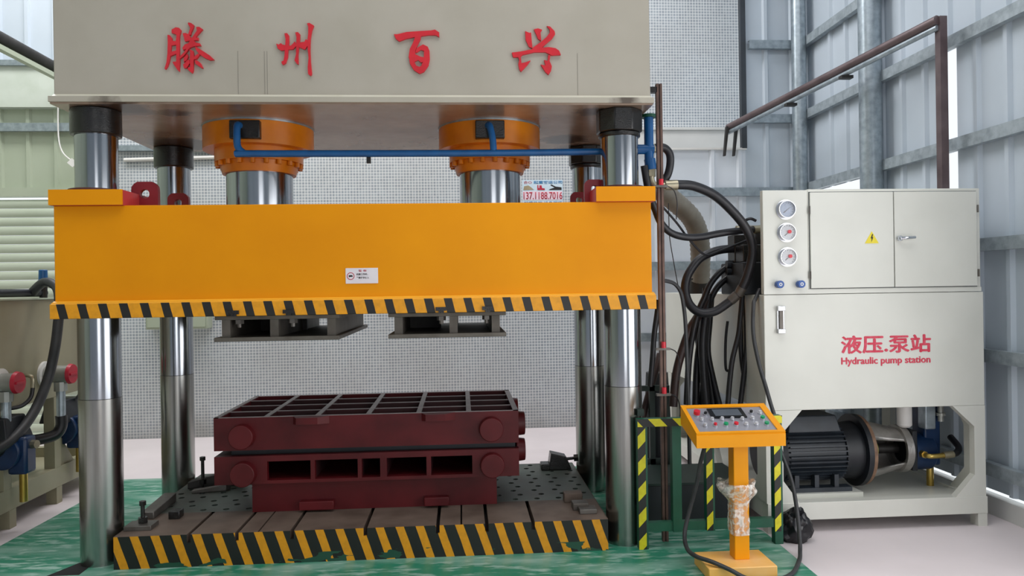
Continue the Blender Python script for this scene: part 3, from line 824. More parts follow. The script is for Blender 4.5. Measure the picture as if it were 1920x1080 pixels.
def lug(x0, x1, y, z0, z1, name='lifting_lug'):
    cx, r = (x0 + x1) / 2, (x1 - x0) / 2
    hz = z1 - r * 0.95
    hr = r * 0.36
    mb = MB()
    n = 24
    out, inn = [], []
    for i in range(n):
        a = 2 * pi * i / n
        c, s_ = math.cos(a), math.sin(a)
        k = min(r / max(abs(c), 1e-6), (z1 - hz) / s_ if s_ > 1e-6 else 1e9, (hz - z0) / -s_ if s_ < -1e-6 else 1e9)
        if s_ > 0.2:
            k = min(k, r * 1.12)
        out.append((cx + c * k, hz + s_ * k))
        inn.append((cx + c * hr, hz + s_ * hr))
    for yy in (y, y + 0.035):
        mb.v += [(p[0], yy, p[1]) for p in out] + [(p[0], yy, p[1]) for p in inn]
    for i in range(n):
        j = (i + 1) % n
        mb.f += [(i, j, n + j, n + i), (2 * n + i, 3 * n + i, 3 * n + j, 2 * n + j), (i, 2 * n + i, 2 * n + j, j), (n + i, n + j, 3 * n + j, 3 * n + i)]
    return part(name, mb, 'lug_red', ram, angle=40)


lug(-2.02, -1.86, 4.72, 2.167, 2.335)
lug(-2.125, -1.975, 5.56, 2.167, 2.372)
lug(0.80, 0.93, 4.72, 2.167, 2.335)
lug(0.835, 0.965, 5.56, 2.167, 2.362)
sg = part('warning_sign', MB().box(-0.692, -0.499, 4.5185, 4.5218, 1.686, 1.779), 'sign_white', press, label='white warning sign with no-hands symbol')
text_part('heading_text', '警 告', -0.616, -0.567, 1.757, 1.769, 4.5185, 'ink_red', sg, depth=0.0006, bold=0.02)
text_part('warning_text', '机器工作时，', -0.628, -0.560, 1.735, 1.748, 4.5185, 'ink_black', sg, depth=0.0006, bold=0.02)
text_part('warning_text', '严禁将手伸入', -0.628, -0.553, 1.714, 1.727, 4.5185, 'ink_black', sg, depth=0.0006, bold=0.02)
part('prohibition_ring', MB().ring((-0.662, 4.5185, 1.731), (-0.662, 4.5178, 1.731), 0.0225, 0.0185, n=28), 'ink_red', sg)
hd = MB().prism([(-0.674, 1.735), (-0.668, 1.737), (-0.655, 1.737), (-0.650, 1.733), (-0.650, 1.727), (-0.668, 1.726), (-0.670, 1.722), (-0.673, 1.728)], 'y', 4.5178, 4.5185)
part('hand_symbol', hd, 'ink_black', sg)

# bed with T-slots, drilled plate and striped front
ZB = 0.2206
bed = part('bed', MB().box(-2.05, 0.873, 4.51, 5.97, 0.0, 0.165), 'dark_steel', press, label='steel press bed with striped front')
hazard('stripe_bed', 'dc9410', '191816', 0.1190, 0.34, 0.58, -2.053 + 0.025 + 0.34 * 0.2206, smear=0.09)
edges = [-2.053]
for sx, sw in ((-1.625, 0.011), (-1.347, 0.011), (-1.223, 0.005), (-1.026, 0.011), (-0.594, 0.011), (-0.162, 0.011), (-0.02, 0.005), (0.134, 0.011), (0.415, 0.011)):
    edges += [sx - sw, sx + sw]
edges.append(0.876)
for i in range(0, len(edges), 2):
    part('slot_plate', MB().box(edges[i], edges[i + 1], 4.494, 4.935, 0.165, ZB), 'bed_steel', bed)
fr = MB()
fe = [-2.053]
for sx in (-1.625, -1.347, -1.026, -0.594, -0.162, 0.134, 0.415):
    fe += [sx - 0.011, sx + 0.011]
fe.append(0.876)
for i in range(0, len(fe), 2):
    fr.box(fe[i], fe[i + 1], 4.49, 4.495, 0.172, ZB - 0.001)
fr.box(-2.053, 0.876, 4.49, 4.51, 0.0, 0.172)
part('striped_front', fr, 'stripe_bed', bed)
hp = MB()
nx, ny = 20, 10
hx, hy = (0.876 + 2.053) / nx, (5.97 - 4.935) / ny
for i in range(nx):
    for j in range(ny):
        x0, y0 = -2.053 + i * hx, 4.935 + j * hy
        cx, cyy = x0 + hx / 2 + (0.02 if j % 2 else -0.02), y0 + hy / 2
        sq = [(x0, y0), (x0 + hx / 2, y0), (x0 + hx, y0), (x0 + hx, y0 + hy / 2), (x0 + hx, y0 + hy), (x0 + hx / 2, y0 + hy), (x0, y0 + hy), (x0, y0 + hy / 2)]
        ho = [(cx + 0.021 * math.cos(-3 * pi / 4 + k * pi / 4), cyy + 0.021 * math.sin(-3 * pi / 4 + k * pi / 4)) for k in range(8)]
        b = len(hp.v)
        hp.v += [(q[0], q[1], ZB) for q in sq] + [(q[0], q[1], ZB) for q in ho] + [(q[0], q[1], ZB - 0.05) for q in ho]
        for k in range(8):
            l = (k + 1) % 8
            hp.f += [(b + k, b + l, b + 8 + l, b + 8 + k), (b + 8 + k, b + 8 + l, b + 16 + l, b + 16 + k)]
part('drilled_plate', hp, 'bed_holes', bed, angle=20)
part('plate_rim', MB().box(-2.055, -2.051, 4.5, 5.97, 0.16, ZB).box(0.874, 0.878, 4.5, 5.97, 0.16, ZB).box(-2.053, 0.876, 5.966, 5.972, 0.16, ZB), 'bed_steel', bed)
solo('floor_pit', MB().prism([(-2.40, 4.43), (-2.22, 4.43), (-2.22, 4.66), (-2.30, 4.66)], 'z', 0.0302, 0.0315), 'pit_black', 'black gap in the green floor beside front left column foot', 'floor gap')

# ------------------------------------------------------------------ risers under the slide
def riser(x0, x1, ribs, label, extra):
    y0, y1 = 4.55, 5.88
    t = thing('tool_riser', ((x0 + x1) / 2, (y0 + y1) / 2, 1.349), label, 'riser', 'steel risers bolted under the slide')
    part('top_plate', MB().box(x0 + 0.0, x1 - 0.0, y0, y1, 1.478, 1.5025), 'riser_steel', t, bevel=0.003)
    part('bottom_plate', MB().box(x0, x1, y0 - 0.02, y1 + 0.02, 1.349, 1.374), 'riser_steel', t, bevel=0.003)
    for r in ribs:
        part('web_plate', MB().box(r, r + 0.05, y0 + 0.02, y1 - 0.02, 1.374, 1.478), 'riser_steel', t)
    part('cross_web', MB().box(x0 + 0.05, x0 + (0.40 if extra else 0.30), 5.25, 5.28, 1.374, 1.478), 'dark_steel', t)
    for bx in ((x0 + 0.13, x0 + 0.45) if extra else (x0 + 0.32, x0 + 0.60)):
        part('tee_bolt', MB().cyl((bx, y0 + 0.05, 1.43), (bx, y0 + 0.05, 1.478), 0.014, n=10).cyl((bx, y0 + 0.05, 1.452), (bx, y0 + 0.05, 1.478), 0.028, n=6), 'bare_steel', t, angle=20)
        part('clamp_claw', MB().box(bx - 0.03, bx + 0.035, 4.468, 4.60, 1.515, 1.537).box(bx - 0.012, bx + 0.02, 4.468, 4.50, 1.5027, 1.515), 'oily_black', t)
    return t


riser(-1.475, -0.738, (-1.44, -1.155, -0.815), 'deep grey steel riser bolted under left half of the yellow slide', True)
riser(-0.445, 0.272, (-0.41, -0.075, 0.185), 'shallow grey steel riser bolted under right half of the yellow slide', False)

# ------------------------------------------------------------------ the red mould
MX0, MX1, MY0, MY1 = -1.579, 0.360, 4.82, 5.787
t = thing('mould_half', (-0.61, 5.3, 0.637), 'dark red upper mould half with open grid of square pockets', 'mould')
mb = MB().box(MX0, MX1, MY0, MY0 + 0.035, 0.637, 0.845).box(MX0, MX1, MY1 - 0.035, MY1, 0.637, 0.845)
mb.box(MX0, MX0 + 0.035, MY0 + 0.035, MY1 - 0.035, 0.637, 0.845).box(MX1 - 0.035, MX1, MY0 + 0.035, MY1 - 0.035, 0.637, 0.845)
part('outer_frame', mb, 'mould_red', t)
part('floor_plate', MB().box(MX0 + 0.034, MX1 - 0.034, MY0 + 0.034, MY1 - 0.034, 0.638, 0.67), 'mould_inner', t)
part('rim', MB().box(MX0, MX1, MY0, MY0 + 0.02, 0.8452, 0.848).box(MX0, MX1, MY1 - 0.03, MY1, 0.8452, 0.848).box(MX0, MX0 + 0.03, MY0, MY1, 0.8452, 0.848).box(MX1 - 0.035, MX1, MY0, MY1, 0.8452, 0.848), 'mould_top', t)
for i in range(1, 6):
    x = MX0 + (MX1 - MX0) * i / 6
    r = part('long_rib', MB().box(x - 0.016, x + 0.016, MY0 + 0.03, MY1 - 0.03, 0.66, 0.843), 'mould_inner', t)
    part('rib_edge', MB().box(x - 0.016, x + 0.016, MY0 + 0.02, MY1 - 0.03, 0.843, 0.8475), 'mould_top', r)
for j in range(1, 4):
    y = MY0 + (MY1 - MY0) * j / 4
    r = part('cross_rib', MB().box(MX0 + 0.03, MX1 - 0.03, y - 0.011, y + 0.011, 0.66, 0.842), 'mould_inner', t)
    part('rib_edge', MB().box(MX0 + 0.03, MX1 - 0.03, y - 0.009, y + 0.009, 0.842, 0.8465), 'mould_top', r)
for x, z in ((-1.399, 0.728), (0.181, 0.733)):
    part('guide_boss', MB().cyl((x, MY0 + 0.01, z), (x, MY0 - 0.055, z), 0.080, 0.076, n=36), 'mould_red', t, bevel=0.004)
for y in (4.95, 5.55):
    part('side_boss', MB().cyl((MX1 - 0.01, y, 0.74), (MX1 + 0.05, y, 0.74), 0.082, 0.076, n=32), 'mould_red', t, bevel=0.004)
for x0, x1 in ((-1.085, -0.85), (-0.27, -0.045)):
    part('lifting_ledge', MB().hexa([(x0 + 0.03, MY0 - 0.05, 0.80), (x1 - 0.07, MY0 - 0.05, 0.80), (x1, MY0 + 0.005, 0.795), (x0, MY0 + 0.005, 0.795),
                                     (x0 + 0.03, MY0 - 0.05, 0.842), (x1 - 0.07, MY0 - 0.05, 0.842), (x1, MY0 + 0.005, 0.846), (x0, MY0 + 0.005, 0.846)]), 'mould_red', t)

t = thing('mould_half', (-0.61, 5.3, 0.2206), 'dark red lower mould half with row of windows in front', 'mould')
wz0, wz1 = 0.4416, 0.5624
wins = [(-1.25, -0.978), (-0.951, -0.68), (-0.654, -0.537), (-0.495, -0.2405), (-0.211, 0.0555)]
mb = MB()
mb.box(MX0, MX1, MY0, MY0 + 0.04, 0.4207, wz0).box(MX0, MX1, MY0, MY0 + 0.04, wz1, 0.599)
xs_ = [MX0] + [v for w in wins for v in w] + [MX1]
for i in range(0, len(xs_), 2):
    mb.box(xs_[i], xs_[i + 1], MY0, MY0 + 0.04, wz0, wz1)
part('front_plate', mb, 'mould_red', t)
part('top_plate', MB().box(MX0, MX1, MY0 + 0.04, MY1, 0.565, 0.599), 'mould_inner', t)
part('bottom_plate', MB().box(MX0, MX1, MY0 + 0.04, MY1, 0.4207, 0.44), 'mould_red', t)
part('end_plate', MB().box(MX0, MX0 + 0.035, MY0 + 0.04, MY1, 0.44, 0.565), 'mould_red', t)
part('end_plate', MB().box(MX1 - 0.035, MX1, MY0 + 0.04, MY1, 0.44, 0.565), 'mould_red', t)
part('rear_plate', MB().box(MX0 + 0.035, MX1 - 0.035, MY1 - 0.03, MY1, 0.44, 0.565), 'mould_inner', t)
for w0, w1 in zip(wins[:-1], wins[1:]):
    part('inner_rib', MB().box(w0[1], w1[0], MY0 + 0.04, MY1 - 0.03, 0.44, 0.565), 'mould_inner', t)
for x, z in ((-1.393, 0.491), (0.185, 0.499)):
    part('guide_boss', MB().cyl((x, MY0 + 0.01, z), (x, MY0 - 0.055, z), 0.080, 0.076, n=36), 'mould_red', t, bevel=0.004)
for y in (4.95, 5.55):
    part('side_boss', MB().cyl((MX1 - 0.01, y, 0.565), (MX1 + 0.05, y, 0.565), 0.08, 0.072, n=32), 'mould_red', t, bevel=0.004)
part('spacer_strip', MB().box(MX0 + 0.09, MX1 - 0.02, MY0 + 0.06, MY1 - 0.06, 0.599, 0.637), 'motor_dark', t)
part('base_block', MB().box(-1.366, 0.215, 4.895, 5.72, ZB, 0.4207), 'mould_red', t)
for x0, x1 in ((-1.06, -0.84), (-0.26, -0.10)):
    part('lifting_ledge', MB().box(x0, x1, 4.84, 4.90, 0.235, 0.29), 'mould_red', t, bevel=0.004)

# ------------------------------------------------------------------ clamping tackle on the bed
def clamp_bolt(x, y, h, label, plate=True):
    t = thing('clamp_bolt', (x, y, ZB), label, 'bolt', 'clamping tackle on the press bed')
    if plate:
        part('base_plate', MB().box(x - 0.085, x + 0.075, y - 0.07, y + 0.05, ZB, ZB + 0.028), 'bare_steel', t, bevel=0.003)
    part('shank', MB().cyl((x, y, ZB), (x, y, ZB + h), 0.012, n=12), 'oily_black', t)
    part('head', MB().cyl((x, y, ZB + h), (x, y, ZB + h + 0.026), 0.021, n=6), 'oily_black', t, angle=20)
    part('nut', MB().cyl((x, y, ZB + 0.03), (x, y, ZB + 0.062), 0.028, n=6), 'oily_black', t, angle=20)
    return t


clamp_bolt(-1.955, 4.66, 0.135, 'black clamp bolt standing on steel plate at front left bed corner')
clamp_bolt(-1.90, 5.55, 0.20, 'tall black clamp bolt at rear of bed beside left rear column', False)
t = thing('clamp_strap', (-1.85, 5.6, ZB), 'dark clamp straps heaped on the bed behind the mould left end', 'clamp')
part('strap', MB().hexa([(-2.0, 5.52, ZB), (-1.62, 5.60, ZB), (-1.62, 5.68, ZB), (-2.0, 5.60, ZB), (-2.0, 5.52, ZB + 0.05), (-1.62, 5.60, ZB + 0.13), (-1.62, 5.68, ZB + 0.13), (-2.0, 5.60, ZB + 0.05)]), 'dark_steel', t, bevel=0.006)
part('bent_end', MB().hexa([(-1.93, 5.40, ZB), (-1.70, 5.44, ZB), (-1.68, 5.48, ZB), (-1.93, 5.46, ZB), (-1.93, 5.40, ZB + 0.02), (-1.70, 5.44, ZB + 0.045), (-1.68, 5.48, ZB + 0.045), (-1.93, 5.46, ZB + 0.02)]), 'bare_steel', t, bevel=0.004)
solo('clamp_bar', MB().hexa([(-2.035, 4.82, ZB), (-1.955, 4.82, ZB), (-1.965, 5.22, ZB), (-2.045, 5.22, ZB), (-2.035, 4.82, ZB + 0.045), (-1.955, 4.82, ZB + 0.045), (-1.965, 5.22, ZB + 0.06), (-2.045, 5.22, ZB + 0.06)]),
     'bare_steel', 'flat grey clamp bar lying along left edge of the bed', 'clamp', bevel=0.005)
solo('clamp_block', MB().box(-1.86, -1.79, 4.80, 4.88, ZB, ZB + 0.05), 'oily_black', 'small black block on the bed next to the front left bolt', 'block', bevel=0.006)
t = thing('packing_block', (0.77, 4.66, ZB), 'two stepped steel packing plates on front right bed corner', 'block')
part('lower_plate', MB().box(0.72, 0.83, 4.60, 4.70, ZB, ZB + 0.03), 'bare_steel', t, bevel=0.004)
part('upper_plate', MB().box(0.69, 0.79, 4.68, 4.77, ZB, ZB + 0.045), 'bare_steel', t, bevel=0.004)
solo('clamp_block', MB().box(0.66, 0.78, 4.86, 4.94, ZB, ZB + 0.06), 'bed_steel', 'dark steel block behind the packing plates at right of bed', 'block', bevel=0.004)
t = thing('clamp_strap', (0.76, 5.85, ZB), 'black wedge clamp with bolt at rear right of the bed', 'clamp')
part('wedge', MB().hexa([(0.66, 5.74, ZB), (0.84, 5.74, ZB), (0.84, 5.86, ZB), (0.66, 5.86, ZB), (0.68, 5.74, ZB + 0.13), (0.80, 5.74, ZB + 0.10), (0.80, 5.86, ZB + 0.10), (0.68, 5.86, ZB + 0.13)]), 'oily_black', t, bevel=0.005)
part('toe', MB().box(0.60, 0.67, 5.73, 5.84, ZB, ZB + 0.05), 'oily_black', t, bevel=0.008)
part('bolt', MB().cyl((0.80, 5.78, ZB + 0.075), (0.87, 5.76, ZB + 0.085), 0.012, n=10).cyl((0.86, 5.76, ZB + 0.085), (0.895, 5.755, ZB + 0.088), 0.03, n=6), 'oily_black', t, angle=20)

# ------------------------------------------------------------------ pump station on the right
ps = thing('pump_station', (2.74, 5.9, 0), 'tall beige hydraulic pump station with gauges, doors and red stencilled lettering', 'pump station')
PF = 4.75
tank = part('oil_tank', MB().box(1.985, 3.497, PF, 7.1, 0.81, 1.574), 'beige_pump', ps, bevel=0.004)
text_part('stencil_title', '液压.泵站', 2.507, 3.121, 1.178, 1.293, PF, 'red_stencil', tank, fat=0.0042)
text_part('stencil_subtitle', 'Hydraulic pump station', 2.505, 3.118, 1.092, 1.150, PF, 'red_stencil', tank, fat=0.0022)
lg = part('level_gauge', MB().box(2.066, 2.117, PF - 0.012, PF, 1.32, 1.50).box(2.066, 2.117, PF - 0.03, PF - 0.012, 1.468, 1.50).box(2.066, 2.117, PF - 0.03, PF - 0.012, 1.32, 1.35), 'silver_ring', ps, bevel=0.003)
part('sight_glass', MB().box(2.080, 2.103, PF - 0.024, PF - 0.012, 1.35, 1.468), 'bare_steel', lg)
for y0, y1 in ((PF, PF + 0.05), (7.05, 7.10)):
    for x0, x1 in ((1.985, 2.10), (3.42, 3.497)):
        part('upright', MB().box(x0, x1, y0, y1, 0.2, 0.81), 'beige_pump', ps)
    for tri in ([(2.10, 0.81), (2.23, 0.81), (2.10, 0.665)], [(2.10, 0.345), (2.10, 0.2), (2.205, 0.2)], [(3.271, 0.81), (3.42, 0.81), (3.42, 0.67)], [(3.42, 0.346), (3.42, 0.2), (3.285, 0.2)]):
        part('gusset', MB().prism(tri, 'y', y0, y1), 'beige_pump', ps)
for x0, x1 in ((1.985, 2.03), (3.45, 3.497)):
    for y0, y1 in ((PF + 0.05, PF + 0.15), (5.78, 5.9), (6.95, 7.05)):
        part('upright', MB().box(x0, x1, y0, y1, 0.2, 0.81), 'beige_pump', ps)
    for tri in ([(PF + 0.15, 0.36), (PF + 0.15, 0.2), (PF + 0.30, 0.2)], [(5.78, 0.36), (5.78, 0.2), (5.66, 0.2)], [(5.9, 0.36), (5.9, 0.2), (6.02, 0.2)], [(PF + 0.15, 0.81), (PF + 0.15, 0.66), (PF + 0.28, 0.81)]):
        part('gusset', MB().prism(tri, 'x', x0, x1), 'beige_pump', ps)
part('base_frame', MB().box(1.99, 3.505, PF - 0.004, PF + 0.08, 0.085, 0.2).box(1.99, 3.505, 7.02, 7.1, 0.085, 0.2).box(1.99, 2.07, PF + 0.08, 7.02, 0.085, 0.2).box(3.425, 3.505, PF + 0.08, 7.02, 0.085, 0.2), 'beige_pump', ps, bevel=0.003)
part('drip_tray', MB().box(2.07, 3.425, PF + 0.08, 7.02, 0.16, 0.185), 'beige_pump', ps)
for x in (1.99, 3.437):
    for y in (PF - 0.002, 5.85, 7.02):
        part('leg', MB().box(x, x + 0.065, y, y + 0.08, 0, 0.085), 'beige_pump', ps)
cab = part('cabinet', MB().box(2.292, 3.482, PF + 0.004, PF + 0.40, 1.578, 2.268), 'beige_pump', ps, bevel=0.004)
gp = part('gauge_panel', MB().box(1.985, 2.290, PF, PF + 0.045, 1.578, 2.262), 'beige_pump', ps, bevel=0.004)
part('cover_strip', MB().box(1.985, 3.482, PF - 0.002, PF + 0.01, 1.577, 1.606), 'beige_pump', cab)
d1 = part('door', MB().box(2.302, 2.872, PF - 0.010, PF + 0.004, 1.613, 2.246), 'beige_pump', ps, bevel=0.003)
d2 = part('door', MB().box(2.878, 3.452, PF - 0.010, PF + 0.004, 1.613, 2.246), 'beige_pump', ps, bevel=0.003)
for d, x in ((d1, 2.296), (d2, 3.458)):
    for z in (2.13, 1.70):
        part('hinge', MB().cyl((x, PF - 0.012, z - 0.025), (x, PF - 0.012, z + 0.025), 0.006, n=8), 'bare_steel', d)
part('door_gap', MB().box(2.298, 3.456, PF + 0.002, PF + 0.0045, 1.609, 2.250), 'dark_trim', cab)
tg = part('electric_warning', MB().prism([(2.672, 1.905), (2.767, 1.905), (2.7195, 1.985)], 'y', PF - 0.012, PF - 0.010), 'sticker_yellow', d1, label='yellow triangle with black lightning bolt')
ps_b = MB().prism([(2.722, 1.966), (2.728, 1.966), (2.722, 1.946), (2.729, 1.946), (2.716, 1.914), (2.718, 1.938), (2.711, 1.938)], 'y', PF - 0.0135, PF - 0.0118)
part('lightning_bolt', ps_b, 'ink_black', d1)
part('door_handle', MB().cyl((2.905, PF - 0.010, 1.936), (2.905, PF - 0.032, 1.936), 0.018, n=18).tube([(2.905, PF - 0.034, 1.936), (2.95, PF - 0.042, 1.938), (3.003, PF - 0.036, 1.941)], 0.010, n=10), 'chrome_handle', d2)
for x, z, r, face in ((2.138, 2.134, 0.066, 'dial_blue'), (2.142, 1.983, 0.064, 'dial_face'), (2.145, 1.822, 0.064, 'dial_face')):
    g = part('pressure_gauge', MB().ring((x, PF - 0.030 if face == 'dial_face' else PF - 0.035, z), (x, PF, z), r * 0.86, r * 0.80, n=40).ring((x, PF - 0.006, z), (x, PF, z), r, r * 0.8, n=40), 'silver_ring', ps)
    part('dial', MB().cyl((x, PF - 0.012, z), (x, PF - 0.0005, z), r * 0.80, n=36), face, g)
    part('needle', MB().prism([(x - 0.02, z - 0.02), (x - 0.015, z - 0.024), (x + 0.03, z + 0.018)], 'y', PF - 0.0155, PF - 0.013), 'ink_black', g)
    tk = MB()
    for k in range(13):
        a = math.radians(-45 + k * 22.5)
        tk.prism([(x + math.cos(a) * r * 0.62 - math.sin(a) * 0.0012, z + math.sin(a) * r * 0.62 + math.cos(a) * 0.0012),
                  (x + math.cos(a) * r * 0.74 - math.sin(a) * 0.0012, z + math.sin(a) * r * 0.74 + math.cos(a) * 0.0012),
                  (x + math.cos(a) * r * 0.74 + math.sin(a) * 0.0012, z + math.sin(a) * r * 0.74 - math.cos(a) * 0.0012),
                  (x + math.cos(a) * r * 0.62 + math.sin(a) * 0.0012, z + math.sin(a) * r * 0.62 - math.cos(a) * 0.0012)], 'y', PF - 0.0128, PF - 0.0118)
    part('scale_marks', tk, 'ink_black', g)
    if face == 'dial_face':
        part('contact_pointer', MB().cyl((x + 0.012, PF - 0.03, z + 0.004), (x + 0.012, PF - 0.012, z + 0.004), 0.012, n=14), 'button_red', g)
    part('glass', MB().cyl((x, PF - 0.027, z), (x, PF - 0.024, z), r * 0.80, n=32), 'gauge_glass', g)
for x in (2.080, 2.223):
    k = part('valve_knob', MB().cyl((x, PF - 0.045, 1.642), (x, PF, 1.642), 0.026, 0.024, n=10), 'knob_blue', ps, bevel=0.003, angle=20)
    part('knob_mark', MB().ring((x, PF - 0.0465, 1.642), (x, PF - 0.0455, 1.642), 0.011, 0.006, n=14), 'white_plastic', k)
vb = part('valve_manifold', MB().box(1.93, 2.28, 4.95, 5.40, 1.574, 1.80), 'motor_dark', ps, bevel=0.01)
for i, (x, y, z, h) in enumerate(((1.96, 4.98, 1.80, 0.12), (1.96, 5.14, 1.80, 0.20), (2.14, 4.98, 1.80, 0.16), (2.14, 5.2, 1.80, 0.22))):
    part('valve_block', MB().box(x - 0.02, x + 0.12, y, y + 0.14, z, z + h), 'oily_black', vb, bevel=0.006)
for z in (2.024, 1.90, 1.79, 1.74):
    part('hose_port', MB().cyl((1.90, 5.0 if z > 2 else 5.2, z), (2.06, 5.0 if z > 2 else 5.2, z), 0.028, n=12), 'zinc_fitting' if z > 2 else 'motor_dark', vb)
part('pilot_line', MB().tube([(2.0, 4.90, 2.075), (1.96, 4.90, 2.09), (1.925, 4.92, 2.07), (1.90, 4.95, 2.00)], 0.010, n=8), 'rubber', vb)

# motor, bell housing and pump inside the frame
mo = thing('electric_motor', (2.55, 5.12, 0.185), 'black finned electric motor lying inside pump station base', 'motor')
MYc, MZ = 5.12, 0.455
part('body', MB().cyl((2.20, MYc, MZ), (2.68, MYc, MZ), 0.175, n=40), 'motor_black', mo)
fin = MB()
for k in range(36):
    a = 2 * pi * k / 36
    c, s_ = math.cos(a), math.sin(a)
    w = 0.0045
    p = []
    for x in (2.23, 2.64):
        for rr in (0.17, 0.205):
            for sg_ in (-1, 1):
                p.append((x, MYc + c * rr - s_ * w * sg_, MZ + s_ * rr + c * w * sg_))
    b = len(fin.v)
    fin.v += p
    fin.f += [tuple(b + q for q in f) for f in ((0, 1, 3, 2), (4, 6, 7, 5), (0, 4, 5, 1), (2, 3, 7, 6), (0, 2, 6, 4), (1, 5, 7, 3))]
fo = part('cooling_fins', fin, 'motor_black', mo)
fo['kind'] = 'stuff'
part('fan_cover', MB().cyl((2.09, MYc, MZ), (2.21, MYc, MZ), 0.18, 0.21, n=36), 'motor_dark', mo)
part('end_shield', MB().cyl((2.64, MYc, MZ), (2.77, MYc, MZ), 0.19, 0.205, n=40), 'motor_dark', mo)
part('mounting_flange', MB().cyl((2.76, MYc, MZ), (2.795, MYc, MZ), 0.252, n=56), 'motor_dark', mo)
part('terminal_box', MB().hexa([(2.22, MYc - 0.18, 0.62), (2.60, MYc - 0.18, 0.62), (2.60, MYc + 0.12, 0.62), (2.22, MYc + 0.12, 0.62), (2.25, MYc - 0.14, 0.73), (2.58, MYc - 0.14, 0.73), (2.58, MYc + 0.12, 0.73), (2.25, MYc + 0.12, 0.73)]), 'motor_black', mo, bevel=0.008)
for y in (MYc - 0.2, MYc + 0.12):
    ft = MB().box(2.24, 2.66, y, y + 0.08, 0.215, 0.245)
    for x in (2.26, 2.40, 2.54):
        ft.box(x, x + 0.03, y + 0.01, y + 0.07, 0.245, 0.33)
    part('foot', ft, 'motor_black', mo)
part('mount_rail', MB().box(2.13, 2.72, MYc - 0.23, MYc + 0.22, 0.185, 0.215), 'beige_pump', mo)
bh = MB()
n = 48
prof = [(2.795, 0.238), (2.82, 0.238), (2.822, 0.212), (3.08, 0.150), (3.085, 0.168), (3.135, 0.168), (3.137, 0.10)]
skip = set()
rings = []
for x, r in prof:
    rings.append([(x, MYc + r * math.cos(2 * pi * i / n), MZ + r * math.sin(2 * pi * i / n)) for i in range(n)])
b = 0
for rg in rings:
    bh.v += rg
for j in range(len(prof) - 1):
    for i in range(n):
        a = (2 * pi * (i + 0.5) / n)
        da = abs((a - pi + pi) % (2 * pi) - pi)  # angle away from -y
        if j == 2 and da < 0.55:
            continue
        i2 = (i + 1) % n
        bh.f.append((j * n + i, j * n + i2, (j + 1) * n + i2, (j + 1) * n + i))
bo = part('bell_housing', bh, 'cast_alu', mo, angle=40)
sm = bo.modifiers.new('wall', 'SOLIDIFY')
sm.thickness = 0.018
part('housing_rim', MB().ring((2.797, MYc, MZ), (2.822, MYc, MZ), 0.246, 0.232, n=48), 'rust_rim', mo)
part('shaft_coupling', MB().cyl((2.80, MYc, MZ), (2.93, MYc, MZ), 0.065, n=28), 'coupling', mo)
part('shaft', MB().cyl((2.93, MYc, MZ), (3.10, MYc, MZ), 0.035, n=20), 'dark_steel', mo)

pu = thing('gear_pump', (3.26, 5.12, 0.185), 'dark blue hydraulic pump with brass elbow beside the motor', 'pump')
part('adapter_plate', MB().box(3.138, 3.175, MYc - 0.13, MYc + 0.13, 0.32, 0.60), 'motor_dark', pu, bevel=0.004)
part('body', MB().cyl((3.175, MYc, MZ - 0.02), (3.33, MYc, MZ - 0.03), 0.135, 0.125, n=28).cyl((3.33, MYc, MZ - 0.03), (3.36, MYc, MZ - 0.03), 0.115, 0.07, n=28), 'pump_blue', pu, bevel=0.006)
part('valve_body', MB().box(3.265, 3.385, MYc - 0.07, MYc + 0.08, 0.34, 0.77), 'pump_blue', pu, bevel=0.012)
part('brass_elbow', MB().cyl((3.205, MYc - 0.115, MZ - 0.015), (3.205, MYc - 0.165, MZ - 0.015), 0.026, n=6).tube([(3.205, MYc - 0.15, MZ - 0.015), (3.215, MYc - 0.19, MZ - 0.018), (3.25, MYc - 0.20, MZ - 0.018), (3.32, MYc - 0.20, MZ - 0.014)], 0.017, n=12), 'brass', pu, angle=30)
part('ferrule', MB().cyl((3.315, MYc - 0.20, MZ - 0.014), (3.385, MYc - 0.20, MZ - 0.008), 0.024, n=16), 'zinc_fitting', pu)
part('outlet_hose', MB().tube([(3.38, MYc - 0.20, MZ - 0.008), (3.42, MYc - 0.19, MZ + 0.0), (3.46, MYc - 0.15, MZ + 0.03), (3.47, MYc - 0.05, MZ + 0.08)], 0.022, n=12), 'rubber', pu)
part('drain_pipe', MB().cyl((3.335, MYc - 0.02, 0.185), (3.335, MYc - 0.02, 0.345), 0.024, n=14), 'brass', pu)
part('suction_pipe', MB().cyl((3.13, MYc - 0.05, 0.63), (3.13, MYc - 0.05, 0.81), 0.05, n=20).cyl((3.13, MYc - 0.05, 0.615), (3.13, MYc - 0.05, 0.63), 0.035, 0.05, n=20), 'white_plastic', pu)
part('suction_block', MB().box(3.24, 3.32, MYc - 0.12, MYc - 0.03, 0.605, 0.81), 'galvanised', pu, bevel=0.01)
part('return_pipe', MB().cyl((3.36, MYc - 0.11, 0.66), (3.36, MYc - 0.11, 0.81), 0.02, n=14).cyl((3.36, MYc - 0.11, 0.70), (3.36, MYc - 0.11, 0.72), 0.032, n=14), 'filter_body', pu)

# ------------------------------------------------------------------ hoses between press and pump station
def hose(key, r, mat, label, ends=(), name='hydraulic_hose', cat='hose', group='hydraulic hoses', n=12):
    pts = HOSES[key]
    t = thing(name, (pts[-1][0], pts[-1][1], min(p[2] for p in pts)), label, cat, group)
    part('hose_body', MB().tube(pts, r, n=n, sub=6), mat, t)
    for at, L, rr, m2 in ends:
        P = [Vector(p) for p in pts]
        a, b = (P[0], P[1]) if at == 0 else (P[-1], P[-2])
        d = (b - a).normalized()
        part('ferrule', MB().cyl(a - d * 0.01, a + d * L, rr, n=16), m2, t)
    return t


